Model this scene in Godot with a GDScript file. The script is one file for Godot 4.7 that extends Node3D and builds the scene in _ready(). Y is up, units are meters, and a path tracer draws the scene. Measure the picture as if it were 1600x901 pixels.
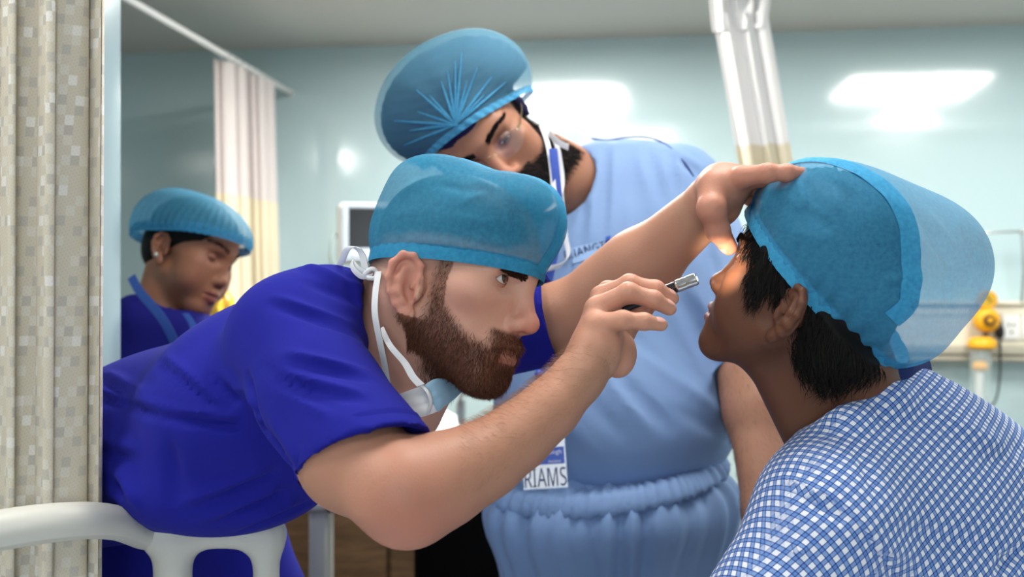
extends Node3D

const EYE := 1.35
const FOCAL := 1500.0

# ---------------------------------------------------------------- implicit surfaces
class Field:
	var o: Vector3
	var h: float
	var nx: int
	var ny: int
	var nz: int
	var v: PackedFloat32Array
	func _init(lo: Vector3, hi: Vector3, cell: float) -> void:
		o = lo
		h = cell
		nx = int(ceil((hi.x - lo.x) / cell)) + 2
		ny = int(ceil((hi.y - lo.y) / cell)) + 2
		nz = int(ceil((hi.z - lo.z) / cell)) + 2
		v = PackedFloat32Array()
		v.resize(nx * ny * nz)
		v.fill(0.2)
	# tapered capsule joined on (k > 0 smooth); sub carves it out
	func cap(a: Vector3, b: Vector3, ra: float, rb: float, k := 0.01, sub := false) -> void:
		var m := maxf(ra, rb) + k + 3.0 * h
		var lo := (a.min(b) - Vector3(m, m, m) - o) / h
		var hi := (a.max(b) + Vector3(m, m, m) - o) / h
		var x0 := maxi(0, int(lo.x)); var x1 := mini(nx - 1, int(hi.x) + 1)
		var y0 := maxi(0, int(lo.y)); var y1 := mini(ny - 1, int(hi.y) + 1)
		var z0 := maxi(0, int(lo.z)); var z1 := mini(nz - 1, int(hi.z) + 1)
		var ab := b - a
		var inv := 1.0 / maxf(ab.length_squared(), 1e-12)
		var dr := rb - ra
		var step := Vector3(h, 0, 0)
		var ik := 0.25 / k
		for z in range(z0, z1 + 1):
			for y in range(y0, y1 + 1):
				var i := (z * ny + y) * nx + x0
				var p := o + Vector3(x0, y, z) * h - a
				for x in range(x0, x1 + 1):
					var t := clampf(p.dot(ab) * inv, 0.0, 1.0)
					var d := (p - ab * t).length() - ra - dr * t
					var c := v[i]
					if sub:
						d = -d
						var e := k - absf(c - d)
						v[i] = maxf(c, d) + (e * e * ik if e > 0.0 else 0.0)
					else:
						var e := k - absf(c - d)
						v[i] = minf(c, d) - (e * e * ik if e > 0.0 else 0.0)
					p += step
					i += 1
	func ell(c0: Vector3, r: Vector3, k := 0.01, sub := false, turn := Basis.IDENTITY) -> void:
		var m := maxf(r.x, maxf(r.y, r.z)) + k + 3.0 * h
		var ext := Vector3(
			Vector3(turn.x.x * r.x, turn.y.x * r.y, turn.z.x * r.z).length(),
			Vector3(turn.x.y * r.x, turn.y.y * r.y, turn.z.y * r.z).length(),
			Vector3(turn.x.z * r.x, turn.y.z * r.y, turn.z.z * r.z).length())
		ext += Vector3.ONE * (k + 3.0 * h)
		var lo := (c0 - ext - o) / h
		var hi := (c0 + ext - o) / h
		var x0 := maxi(0, int(lo.x)); var x1 := mini(nx - 1, int(hi.x) + 1)
		var y0 := maxi(0, int(lo.y)); var y1 := mini(ny - 1, int(hi.y) + 1)
		var z0 := maxi(0, int(lo.z)); var z1 := mini(nz - 1, int(hi.z) + 1)
		var ti := turn.transposed()
		var ir := Vector3(1.0 / r.x, 1.0 / r.y, 1.0 / r.z)
		var step := (ti * Vector3(h, 0, 0)) * ir
		var ik := 0.25 / k
		for z in range(z0, z1 + 1):
			for y in range(y0, y1 + 1):
				var i := (z * ny + y) * nx + x0
				var p := (ti * (o + Vector3(x0, y, z) * h - c0)) * ir
				for x in range(x0, x1 + 1):
					var k0 := p.length()
					var d := k0 * (k0 - 1.0) / maxf((p * ir).length(), 1e-6)
					var c := v[i]
					if sub:
						d = -d
						var e := k - absf(c - d)
						v[i] = maxf(c, d) + (e * e * ik if e > 0.0 else 0.0)
					else:
						var e := k - absf(c - d)
						v[i] = minf(c, d) - (e * e * ik if e > 0.0 else 0.0)
					p += step
					i += 1
	func chain(pts: Array, rads: Array, k := 0.01, sub := false) -> void:
		for i in pts.size() - 1:
			cap(pts[i], pts[i + 1], rads[i], rads[i + 1], k, sub)
	# keep only what lies behind the plane (smoothly)
	func cut(at: Vector3, n: Vector3, k := 0.004) -> void:
		n = n.normalized()
		var step := n.x * h
		var ik := 0.25 / k
		for z in nz:
			for y in ny:
				var i := (z * ny + y) * nx
				var d := (o + Vector3(0, y, z) * h - at).dot(n)
				for x in nx:
					var c := v[i]
					var e := k - absf(c - d)
					v[i] = maxf(c, d) + (e * e * ik if e > 0.0 else 0.0)
					d += step
					i += 1
	# cuts off whatever lies past the plane, within reach of a point only
	func trim(at: Vector3, n: Vector3, reach: float) -> void:
		n = n.normalized()
		var lo := (at - Vector3.ONE * reach - o) / h
		var hi := (at + Vector3.ONE * reach - o) / h
		for z in range(maxi(0, int(lo.z)), mini(nz - 1, int(hi.z) + 1) + 1):
			for y in range(maxi(0, int(lo.y)), mini(ny - 1, int(hi.y) + 1) + 1):
				for x in range(maxi(0, int(lo.x)), mini(nx - 1, int(hi.x) + 1) + 1):
					var p := o + Vector3(x, y, z) * h - at
					if p.length() < reach:
						var i := (z * ny + y) * nx + x
						v[i] = maxf(v[i], p.dot(n))
	# surface nets: {v, n, i}
	func nets() -> Dictionary:
		var verts := PackedVector3Array()
		var index := PackedInt32Array()
		var at := {}
		var sx := 1
		var sy := nx
		var sz := nx * ny
		var near := 2.0 * h
		for z in range(0, nz - 1):
			for y in range(0, ny - 1):
				var i := (z * ny + y) * nx
				for x in range(0, nx - 1):
					var a := v[i]
					if a < near and a > -near:
						var b := v[i + 1]; var c := v[i + sy]; var d := v[i + sy + 1]
						var e := v[i + sz]; var f := v[i + sz + 1]; var g := v[i + sz + sy]; var q := v[i + sz + sy + 1]
						var mask := (1 if a < 0.0 else 0) + (1 if b < 0.0 else 0) + (1 if c < 0.0 else 0) + (1 if d < 0.0 else 0) + (1 if e < 0.0 else 0) + (1 if f < 0.0 else 0) + (1 if g < 0.0 else 0) + (1 if q < 0.0 else 0)
						if mask != 0 and mask != 8:
							var s := Vector3.ZERO
							var n := 0
							if (a < 0.0) != (b < 0.0): s += Vector3(a / (a - b), 0, 0); n += 1
							if (c < 0.0) != (d < 0.0): s += Vector3(c / (c - d), 1, 0); n += 1
							if (e < 0.0) != (f < 0.0): s += Vector3(e / (e - f), 0, 1); n += 1
							if (g < 0.0) != (q < 0.0): s += Vector3(g / (g - q), 1, 1); n += 1
							if (a < 0.0) != (c < 0.0): s += Vector3(0, a / (a - c), 0); n += 1
							if (b < 0.0) != (d < 0.0): s += Vector3(1, b / (b - d), 0); n += 1
							if (e < 0.0) != (g < 0.0): s += Vector3(0, e / (e - g), 1); n += 1
							if (f < 0.0) != (q < 0.0): s += Vector3(1, f / (f - q), 1); n += 1
							if (a < 0.0) != (e < 0.0): s += Vector3(0, 0, a / (a - e)); n += 1
							if (b < 0.0) != (f < 0.0): s += Vector3(1, 0, b / (b - f)); n += 1
							if (c < 0.0) != (g < 0.0): s += Vector3(0, 1, c / (c - g)); n += 1
							if (d < 0.0) != (q < 0.0): s += Vector3(1, 1, d / (d - q)); n += 1
							at[i] = verts.size()
							verts.append(o + (Vector3(x, y, z) + s / n) * h)
					i += 1
		for i: int in at:
			var a := v[i]
			var x := i % nx
			var y := (i / nx) % ny
			var z := i / sz
			if y > 0 and z > 0 and (a < 0.0) != (v[i + 1] < 0.0):
				_quad(index, at, i, i - sy, i - sy - sz, i - sz, a < 0.0)
			if x > 0 and z > 0 and (a < 0.0) != (v[i + sy] < 0.0):
				_quad(index, at, i, i - sz, i - sz - sx, i - sx, a < 0.0)
			if x > 0 and y > 0 and (a < 0.0) != (v[i + sz] < 0.0):
				_quad(index, at, i, i - sx, i - sx - sy, i - sy, a < 0.0)
		return {"v": verts, "i": index}
	func _quad(index: PackedInt32Array, at: Dictionary, a: int, b: int, c: int, d: int, inside: bool) -> void:
		if not (at.has(b) and at.has(c) and at.has(d)):
			return
		var i: int = at[a]
		var j: int = at[b]
		var k: int = at[c]
		var l: int = at[d]
		if inside:
			index.append_array(PackedInt32Array([i, k, j, i, l, k]))
		else:
			index.append_array(PackedInt32Array([i, j, k, i, k, l]))

# ---------------------------------------------------------------- mesh data {v, i, n, c, t}
func normals_of(m: Dictionary) -> PackedVector3Array:
	var v: PackedVector3Array = m.v
	var ix: PackedInt32Array = m.i
	var n := PackedVector3Array()
	n.resize(v.size())
	for k in range(0, ix.size(), 3):
		var a := v[ix[k]]
		var f := (v[ix[k + 2]] - a).cross(v[ix[k + 1]] - a)
		n[ix[k]] += f
		n[ix[k + 1]] += f
		n[ix[k + 2]] += f
	for k in n.size():
		n[k] = n[k].normalized()
	return n

func smooth(m: Dictionary, times := 1) -> void:
	var v: PackedVector3Array = m.v
	var ix: PackedInt32Array = m.i
	for pass_ in times:
		var s := PackedVector3Array()
		s.resize(v.size())
		var c := PackedInt32Array()
		c.resize(v.size())
		for k in range(0, ix.size(), 3):
			var a := ix[k]; var b := ix[k + 1]; var d := ix[k + 2]
			s[a] += v[b] + v[d]; s[b] += v[a] + v[d]; s[d] += v[a] + v[b]
			c[a] += 2; c[b] += 2; c[d] += 2
		for k in v.size():
			if c[k]:
				v[k] = v[k].lerp(s[k] / c[k], 0.5)
	m.v = v

func displace(m: Dictionary, f: Callable) -> void:
	var n := normals_of(m)
	var v: PackedVector3Array = m.v
	for k in v.size():
		v[k] += n[k] * float(f.call(v[k], n[k]))
	m.v = v

func paint(m: Dictionary, f: Callable) -> void:
	var n := normals_of(m)
	var v: PackedVector3Array = m.v
	var c := PackedColorArray()
	c.resize(v.size())
	for k in v.size():
		c[k] = f.call(v[k], n[k])
	m.c = c

func drop(m: Dictionary, gone: Callable) -> void:   # leaves out the triangles with a corner for which gone() holds
	var v: PackedVector3Array = m.v
	var bad := PackedByteArray()
	bad.resize(v.size())
	for k in v.size():
		bad[k] = 1 if gone.call(v[k]) else 0
	var ix: PackedInt32Array = m.i
	var keep := PackedInt32Array()
	for k in range(0, ix.size(), 3):
		if not (bad[ix[k]] and bad[ix[k + 1]] and bad[ix[k + 2]]):
			keep.append(ix[k]); keep.append(ix[k + 1]); keep.append(ix[k + 2])
	m.i = keep

func move(m: Dictionary, t: Transform3D) -> Dictionary:
	m.v = t * (m.v as PackedVector3Array)
	if t.basis.determinant() < 0.0:
		var ix: PackedInt32Array = m.i
		for k in range(0, ix.size(), 3):
			var s := ix[k]
			ix[k] = ix[k + 1]
			ix[k + 1] = s
		m.i = ix
	return m

func join(list: Array) -> Dictionary:
	var v := PackedVector3Array()
	var ix := PackedInt32Array()
	var c := PackedColorArray()
	var t := PackedVector2Array()
	for m: Dictionary in list:
		var base := v.size()
		v.append_array(m.v)
		for k in (m.i as PackedInt32Array):
			ix.append(k + base)
		if m.has("c"):
			c.append_array(m.c)
		if m.has("t"):
			t.append_array(m.t)
	var r := {"v": v, "i": ix}
	if c.size() == v.size():
		r.c = c
	if t.size() == v.size():
		r.t = t
	return r

func mesh_of(m: Dictionary, flat := false) -> ArrayMesh:
	var a := []
	a.resize(Mesh.ARRAY_MAX)
	if flat:
		var st := SurfaceTool.new()
		st.begin(Mesh.PRIMITIVE_TRIANGLES)
		st.set_smooth_group(-1)
		for k in (m.i as PackedInt32Array):
			if m.has("c"): st.set_color(m.c[k])
			if m.has("t"): st.set_uv(m.t[k])
			st.add_vertex(m.v[k])
		st.generate_normals()
		return st.commit()
	a[Mesh.ARRAY_VERTEX] = m.v
	a[Mesh.ARRAY_INDEX] = m.i
	a[Mesh.ARRAY_NORMAL] = m.n if m.has("n") else normals_of(m)
	if m.has("c"):
		a[Mesh.ARRAY_COLOR] = m.c
	if m.has("t"):
		a[Mesh.ARRAY_TEX_UV] = m.t
		if m.has("tangent"):
			a[Mesh.ARRAY_TANGENT] = m.tangent
	var r := ArrayMesh.new()
	r.add_surface_from_arrays(Mesh.PRIMITIVE_TRIANGLES, a)
	return r

# ---------------------------------------------------------------- swept and turned shapes
func spline(pts: Array, n: int) -> Array:
	var out := []
	var last := pts.size() - 1
	for s in range(n + 1):
		var f := float(s) / n * last
		var i := mini(int(f), last - 1)
		var t := f - i
		var a: Vector3 = pts[maxi(i - 1, 0)]
		var b: Vector3 = pts[i]
		var c: Vector3 = pts[i + 1]
		var d: Vector3 = pts[mini(i + 2, last)]
		out.append(b.cubic_interpolate(c, a, d, t))
	return out

func lerp_list(list: Array, f: float) -> float:
	var g := clampf(f, 0, 1) * (list.size() - 1)
	var i := mini(int(g), list.size() - 2)
	return lerpf(list[i], list[i + 1], g - i)

# tube through pts; rads a list spread along it; flat squashes the section along `up`
func tube(pts: Array, rads: Array, sides := 10, squash := 1.0, up := Vector3.ZERO, ends := true) -> Dictionary:
	var v := PackedVector3Array()
	var ix := PackedInt32Array()
	var t := PackedVector2Array()
	var n := pts.size()
	var ref := up if up != Vector3.ZERO else Vector3(0.31, 0.77, 0.55)
	var length := 0.0
	var side := Vector3.ZERO
	for s in n:
		var p: Vector3 = pts[s]
		var dir: Vector3 = ((pts[mini(s + 1, n - 1)] as Vector3) - (pts[maxi(s - 1, 0)] as Vector3)).normalized()
		if s > 0:
			length += p.distance_to(pts[s - 1])
		if side == Vector3.ZERO or up != Vector3.ZERO:
			side = dir.cross(ref).normalized()
		else:
			side = (side - dir * side.dot(dir)).normalized()
		var high := side.cross(dir).normalized()
		var r := lerp_list(rads, float(s) / (n - 1)) if rads.size() > 1 else float(rads[0])
		for k in sides + 1:
			var a := TAU * k / sides
			v.append(p + side * cos(a) * r + high * sin(a) * r * squash)
			t.append(Vector2(float(k) / sides, length))
	var w := sides + 1
	for s in n - 1:
		for k in sides:
			var a := s * w + k
			ix.append_array(PackedInt32Array([a, a + 1, a + w, a + 1, a + w + 1, a + w]))
	if ends:
		for e in [0, n - 1]:
			var base := v.size()
			v.append(pts[e]); t.append(Vector2(0.5, 0))
			for k in w:
				v.append(v[e * w + k]); t.append(Vector2(0.5, 0))
			for k in sides:
				if e == 0:
					ix.append_array(PackedInt32Array([base, base + k + 2, base + k + 1]))
				else:
					ix.append_array(PackedInt32Array([base, base + k + 1, base + k + 2]))
	return {"v": v, "i": ix, "t": t}

# flat strap: width along `wide` (a list of vectors along the way), thickness th
func strap(pts: Array, wide: Array, th: float) -> Dictionary:
	var v := PackedVector3Array()
	var ix := PackedInt32Array()
	var n := pts.size()
	for s in n:
		var p: Vector3 = pts[s]
		var dir: Vector3 = ((pts[mini(s + 1, n - 1)] as Vector3) - (pts[maxi(s - 1, 0)] as Vector3)).normalized()
		var f := float(s) / (n - 1) * (wide.size() - 1)
		var i := mini(int(f), maxi(wide.size() - 2, 0))
		var w: Vector3 = wide[i] if wide.size() == 1 else (wide[i] as Vector3).lerp(wide[i + 1], f - i)
		var nn := w.cross(dir).normalized() * th * 0.5
		v.append(p - w * 0.5 + nn); v.append(p + w * 0.5 + nn); v.append(p + w * 0.5 - nn); v.append(p - w * 0.5 - nn)
	for s in n - 1:
		for k in 4:
			var a := s * 4 + k
			var b := s * 4 + (k + 1) % 4
			ix.append_array(PackedInt32Array([a, b, a + 4, b, b + 4, a + 4]))
	ix.append_array(PackedInt32Array([0, 2, 1, 0, 3, 2]))
	var q := (n - 1) * 4
	ix.append_array(PackedInt32Array([q, q + 1, q + 2, q, q + 2, q + 3]))
	return {"v": v, "i": ix}

# profile of Vector2(radius, height) turned about y
func lathe(profile: Array, sides := 24) -> Dictionary:
	var v := PackedVector3Array()
	var ix := PackedInt32Array()
	var n := profile.size()
	for s in n:
		for k in sides + 1:
			var a := TAU * k / sides
			v.append(Vector3(cos(a) * profile[s].x, profile[s].y, sin(a) * profile[s].x))
	var w := sides + 1
	for s in n - 1:
		for k in sides:
			var a := s * w + k
			ix.append_array(PackedInt32Array([a, a + w, a + 1, a + 1, a + w, a + w + 1]))
	return {"v": v, "i": ix}

# box with chamfered edges
func box(size: Vector3, c := 0.004) -> Dictionary:
	var v := PackedVector3Array()
	var ix := PackedInt32Array()
	var e := size * 0.5
	c = minf(c, minf(e.x, minf(e.y, e.z)) * 0.9)
	var b := [e - Vector3(c, c, 0), e - Vector3(c, 0, c), e - Vector3(0, c, c)]
	var at := {}
	for sx in [-1, 1]:
		for sy in [-1, 1]:
			for sz in [-1, 1]:
				for k in 3:
					at[[sx, sy, sz, k]] = v.size()
					v.append((b[k] as Vector3) * Vector3(sx, sy, sz))
	var face := func(ids: Array) -> void:
		var p0: Vector3 = v[ids[0]]
		var mid := Vector3.ZERO
		for q in ids: mid += v[q]
		var n := (v[ids[1]] - p0).cross(v[ids[2]] - p0)
		if n.dot(mid) > 0.0:
			ids.reverse()
		for q in range(1, ids.size() - 1):
			ix.append(ids[0]); ix.append(ids[q]); ix.append(ids[q + 1])
	for s in [-1, 1]:
		face.call([at[[-1, -1, s, 0]], at[[1, -1, s, 0]], at[[1, 1, s, 0]], at[[-1, 1, s, 0]]])
		face.call([at[[-1, s, -1, 1]], at[[1, s, -1, 1]], at[[1, s, 1, 1]], at[[-1, s, 1, 1]]])
		face.call([at[[s, -1, -1, 2]], at[[s, 1, -1, 2]], at[[s, 1, 1, 2]], at[[s, -1, 1, 2]]])
		for r in [-1, 1]:
			face.call([at[[-1, s, r, 0]], at[[1, s, r, 0]], at[[1, s, r, 1]], at[[-1, s, r, 1]]])
			face.call([at[[s, -1, r, 0]], at[[s, 1, r, 0]], at[[s, 1, r, 2]], at[[s, -1, r, 2]]])
			face.call([at[[s, r, -1, 1]], at[[s, r, 1, 1]], at[[s, r, 1, 2]], at[[s, r, -1, 2]]])
			for q in [-1, 1]:
				face.call([at[[s, r, q, 0]], at[[s, r, q, 1]], at[[s, r, q, 2]]])
	return {"v": v, "i": ix}

func box_at(size: Vector3, at: Vector3, c := 0.004, turn := Basis.IDENTITY) -> Dictionary:
	return move(box(size, c), Transform3D(turn, at))

func ball(r: Vector3, at := Vector3.ZERO, rings := 12, sides := 18) -> Dictionary:
	var prof := []
	for k in rings + 1:
		var a := PI * k / rings - PI / 2
		prof.append(Vector2(cos(a), sin(a)))
	return move(lathe(prof, sides), Transform3D(Basis.from_scale(r), at))

# many thin tapering hairs: each {a: root, b: middle, c: tip, w: half width, col}
func hairs(list: Array) -> Dictionary:
	var v := PackedVector3Array()
	var ix := PackedInt32Array()
	var c := PackedColorArray()
	for q: Array in list:
		var a: Vector3 = q[0]; var b: Vector3 = q[1]; var e: Vector3 = q[2]
		var w: float = q[3]
		var side := (e - a).cross(q[5] as Vector3).normalized() * w
		var s := v.size()
		v.append(a - side); v.append(a + side); v.append(b - side * 0.8); v.append(b + side * 0.8); v.append(e)
		for k in 5: c.append(q[4])
		ix.append_array(PackedInt32Array([s, s + 1, s + 2, s + 1, s + 3, s + 2, s + 2, s + 3, s + 4]))
	return {"v": v, "i": ix, "c": c}

# ---------------------------------------------------------------- naming
var used := {}
func numbered(called: String) -> String:
	var n: int = used.get(called, 0)
	used[called] = n + 1
	return called if n == 0 else "%s_%03d" % [called, n]

func obj(called: String, m: Variant, mat: Material, parent: Node3D = null, at := Transform3D()) -> MeshInstance3D:
	var o := MeshInstance3D.new()
	o.mesh = m if m is Mesh else mesh_of(m)
	o.material_override = mat
	o.transform = at
	if parent:
		o.name = called
		if parent.has_node(NodePath(called)):
			var k := 1
			while parent.has_node(NodePath("%s_%03d" % [called, k])): k += 1
			o.name = "%s_%03d" % [called, k]
		parent.add_child(o, true)
	else:
		o.name = numbered(called)
		add_child(o, true)
	return o

func tag(o: Node, label: String, category: String, group := "") -> Node:
	o.set_meta("label", label)
	o.set_meta("category", category)
	if group: o.set_meta("group", group)
	return o

func thing(called: String, label: String, category: String, at := Transform3D(), group := "") -> Node3D:
	var o := Node3D.new()
	o.name = numbered(called)
	add_child(o, true)
	o.transform = at
	tag(o, label, category, group)
	return o

func struct(called: String, m: Variant, mat: Material, at := Transform3D()) -> MeshInstance3D:
	var o := obj(called, m, mat, null, at)
	o.set_meta("kind", "structure")
	return o

func P(px: float, py: float, d: float) -> Vector3:   # where something seen at that pixel stands, d metres in front of the eye
	return Vector3((px - 800.0) / FOCAL * d, EYE - (py - 450.5) / FOCAL * d, -d)

# ---------------------------------------------------------------- materials
func mat(c: Color, rough := 0.6, metal := 0.0) -> StandardMaterial3D:
	var m := StandardMaterial3D.new()
	m.albedo_color = c
	m.roughness = rough
	m.metallic = metal
	return m

func vmat(rough := 0.6) -> StandardMaterial3D:
	var m := mat(Color.WHITE, rough)
	m.vertex_color_use_as_albedo = true
	return m

func lin(r: float, g: float, b: float) -> Color:   # sRGB 0..255 to linear
	return Color(r / 255.0, g / 255.0, b / 255.0).srgb_to_linear()

func srgb(r: float, g: float, b: float) -> Color:
	return Color(r / 255.0, g / 255.0, b / 255.0)

var noise_a := FastNoiseLite.new()
func noise_tex(freq: float, as_normal := false, strength := 2.0, size := 256, octaves := 3) -> NoiseTexture2D:
	var n := FastNoiseLite.new()
	n.seed = 7
	n.frequency = freq
	n.fractal_octaves = octaves
	var t := NoiseTexture2D.new()
	t.width = size
	t.height = size
	t.seamless = true
	t.as_normal_map = as_normal
	t.bump_strength = strength
	t.noise = n
	return t

# folds of a cloth: list of [from, to, half width, height]; the points are moved onto the cloth first
func bins_of(m: Dictionary) -> Dictionary:
	var out := {}
	var v: PackedVector3Array = m.v
	for k in v.size():
		var p := v[k] - Vector3(0, EYE, 0)
		var key := Vector2i(int(floor(p.x / -p.z * 150.0)), int(floor(p.y / -p.z * 150.0)))
		if out.has(key): out[key].append(k)
		else: out[key] = PackedInt32Array([k])
	return out

func onto(m: Dictionary, q: Vector3, bins := {}) -> Vector3:   # the place on the mesh met on the way from the eye to q
	if bins.is_empty():
		bins = bins_of(m)
	var v: PackedVector3Array = m.v
	var eye := Vector3(0, EYE, 0)
	var dir := (q - eye).normalized()
	var key := Vector2i(int(floor(-dir.x / dir.z * 150.0)), int(floor(-dir.y / dir.z * 150.0)))
	var near := 1e9
	var found := []
	for dx in range(-1, 2):
		for dy in range(-1, 2):
			var l = bins.get(key + Vector2i(dx, dy))
			if l == null: continue
			for k: int in l:
				var w := v[k] - eye
				var along := w.dot(dir)
				var off := (w - dir * along).length()
				if off < 0.016:
					found.append(Vector2(along, off))
					near = minf(near, along + off)
	if found.is_empty():
		return q
	var s := 0.0
	var t := 0.0
	for f: Vector2 in found:
		if f.x < near + 0.03:
			var w := exp(-pow(f.y / 0.005, 2.0))
			s += w * f.x
			t += w
	return eye + dir * (s / t) if t > 1e-9 else q

func crease(m: Dictionary, list: Array) -> void:
	var bins := bins_of(m)
	var lines := []
	for s: Array in list:
		var pts := []
		var parts := 7
		for k in parts + 1:
			pts.append(onto(m, (s[0] as Vector3).lerp(s[1], float(k) / parts), bins))
		lines.append([pts, s[2], s[3]])
	var n := normals_of(m)
	var v: PackedVector3Array = m.v
	var moved := PackedFloat32Array()
	moved.resize(v.size())
	for s: Array in lines:
		var pts: Array = s[0]
		var w: float = s[1]
		var hgt: float = s[2]
		var mid: Vector3 = pts[3]
		var reach := maxf(mid.distance_to(pts[0]), mid.distance_to(pts[7])) + w * 3.0
		reach *= reach
		var far := 6.0 * w * w
		for k in v.size():
			var p := v[k]
			if (p - mid).length_squared() > reach:
				continue
			var best := 1e9
			var at := 0.0
			for j in 7:
				var a: Vector3 = pts[j]
				var ab: Vector3 = pts[j + 1] - a
				var t := clampf((p - a).dot(ab) / maxf(ab.length_squared(), 1e-9), 0.0, 1.0)
				var d := (p - a - ab * t).length_squared()
				if d < best:
					best = d
					at = (j + t) / 7.0
			if best < far:
				moved[k] += hgt * exp(-best / (w * w)) * (0.1 + 0.9 * sqrt(sin(PI * clampf(at, 0.02, 0.98))))
	for k in v.size():
		v[k] += n[k] * moved[k]
	m.v = v

func fold(p: Vector3, a: Vector3, b: Vector3, w: float, h: float) -> float:   # a ridge (h > 0) or crease along a segment, fading at its ends
	var ab := b - a
	var t := clampf((p - a).dot(ab) / ab.length_squared(), 0.0, 1.0)
	var d := (p - a - ab * t).length() / w
	if d > 2.5:
		return 0.0
	return h * exp(-d * d) * (0.25 + 0.75 * sin(PI * clampf(t, 0.02, 0.98)))

# ---------------------------------------------------------------- heads, in head space: x to the person's left, y up, z forward, centre between the ears
func head_shape(q: Dictionary) -> Dictionary:
	var cell: float = q.get("cell", 0.0028)
	var jw: float = q.get("jaw", 1.0)      # breadth of the jaw
	var ck: float = q.get("cheek", 0.0)    # fullness of the cheeks
	var nw: float = q.get("nose", 1.0)     # breadth of the nose
	var nl: float = q.get("nose_out", 0.0)
	var br: float = q.get("brow", 0.0)
	var f := Field.new(q.get("lo", Vector3(-0.1, -0.2, -0.13)), q.get("hi", Vector3(0.1, 0.13, 0.14)), cell)
	var cr: float = q.get("crown", 0.0)
	f.ell(Vector3(0, 0.035 - cr * 0.4, -0.008), Vector3(0.076, 0.083 - cr * 0.6, 0.098), 0.01)
	f.ell(Vector3(0, -0.03, 0.035), Vector3(0.060, 0.08, 0.056), 0.03)
	f.ell(Vector3(0, -0.066, 0.03), Vector3(0.046 * jw, 0.036, 0.05), 0.02)
	f.cap(Vector3(-0.012 * jw, -0.102, 0.072), Vector3(0.012 * jw, -0.102, 0.072), 0.0195, 0.0195, 0.02)
	for n in (q.get("neck", []) as Array):
		f.cap(n[0], n[1], n[2], n[3], 0.025)
	for s in [-1.0, 1.0]:
		f.cap(Vector3(s * 0.05 * jw, -0.06, 0.004), Vector3(s * 0.016, -0.1, 0.066), 0.017, 0.016, 0.022)
		f.ell(Vector3(s * 0.049, -0.02, 0.050), Vector3(0.018, 0.015, 0.025), 0.022)
		if ck > 0.0:
			f.ell(Vector3(s * 0.040, -0.052, 0.052), Vector3(0.024 + ck, 0.026 + ck, 0.022 + ck), 0.02)
		f.cap(Vector3(s * 0.008, 0.022 + br, 0.0845), Vector3(s * 0.042, 0.025 + br, 0.068), 0.0105, 0.0095, 0.014)
		f.ell(Vector3(s * 0.032, 0.001, 0.090), Vector3(0.019, 0.0115, 0.014), 0.012, true)
	f.cap(Vector3(0, 0.014, 0.084), Vector3(0, -0.034, 0.107 + nl), 0.0075, 0.0095 * nw, 0.011)
	f.ell(Vector3(0, -0.037, 0.1095 + nl), Vector3(0.0115 * nw, 0.0105, 0.0115), 0.008)
	for s in [-1.0, 1.0]:
		f.ell(Vector3(s * 0.0125 * nw, -0.0415, 0.0985 + nl * 0.6), Vector3(0.0078, 0.0078, 0.0115), 0.006)
	f.ell(Vector3(0, -0.07, 0.074), Vector3(0.031, 0.026, 0.0245), 0.014)
	for s in [-1.0, 1.0]:
		f.ell(Vector3(s * 0.0066 * nw, -0.0495, 0.104 + nl), Vector3(0.0038, 0.005, 0.006), 0.003, true)
		f.cap(Vector3(s * 0.024, -0.0715, 0.083), Vector3(s * 0.005, -0.0665, 0.0975), 0.0035, 0.0062, 0.005)
		f.cap(Vector3(s * 0.021, -0.0745, 0.083), Vector3(s * 0.003, -0.080, 0.0955), 0.0035, 0.0074, 0.005)
	for s in [-1.0, 1.0]:
		f.cap(Vector3(s * 0.026, -0.073, 0.087), Vector3(0, -0.0725, 0.1055), 0.0016, 0.0022, 0.003, true)
	var m := f.nets()
	smooth(m, 1)
	return m

func ear_shape(size := 1.0) -> Dictionary:   # left ear: x outward
	var f := Field.new(Vector3(-0.018, -0.042, -0.032), Vector3(0.026, 0.042, 0.028), 0.0013)
	f.ell(Vector3(0.003, 0.004, -0.003), Vector3(0.0065, 0.030, 0.0165), 0.004, false, Basis(Vector3(1, 0, 0), 0.12))
	f.cap(Vector3(-0.012, 0.002, 0.004), Vector3(0.0, 0.0, 0.003), 0.014, 0.012, 0.008)
	f.ell(Vector3(0.0115, -0.005, 0.0025), Vector3(0.0085, 0.0120, 0.0085), 0.004, true)
	f.ell(Vector3(0.0115, 0.010, 0.004), Vector3(0.0055, 0.0085, 0.0055), 0.004, true)
	f.chain([Vector3(0.006, -0.001, 0.004), Vector3(0.006, 0.009, 0.0125), Vector3(0.0065, 0.021, 0.0125), Vector3(0.008, 0.031, 0.005), Vector3(0.0095, 0.032, -0.006), Vector3(0.0105, 0.023, -0.0155), Vector3(0.0105, 0.009, -0.0188), Vector3(0.0095, -0.006, -0.0160), Vector3(0.0075, -0.018, -0.0100), Vector3(0.006, -0.025, -0.004)],
		[0.0018, 0.0026, 0.0032, 0.0034, 0.0036, 0.0038, 0.0036, 0.0034, 0.0036, 0.0042], 0.0035)
	f.chain([Vector3(0.0085, -0.015, -0.003), Vector3(0.0095, -0.005, -0.0085), Vector3(0.0095, 0.007, -0.0085), Vector3(0.0085, 0.018, -0.004)], [0.0032, 0.0030, 0.0028, 0.0018], 0.005)
	f.ell(Vector3(0.005, -0.0275, 0.001), Vector3(0.0052, 0.0090, 0.0080), 0.005)
	f.cap(Vector3(0.006, -0.004, 0.0115), Vector3(0.0065, -0.010, 0.0098), 0.0036, 0.0032, 0.004)
	var m := f.nets()
	smooth(m, 2)
	return move(m, Transform3D(Basis.from_scale(Vector3.ONE * size), Vector3.ZERO))

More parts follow.
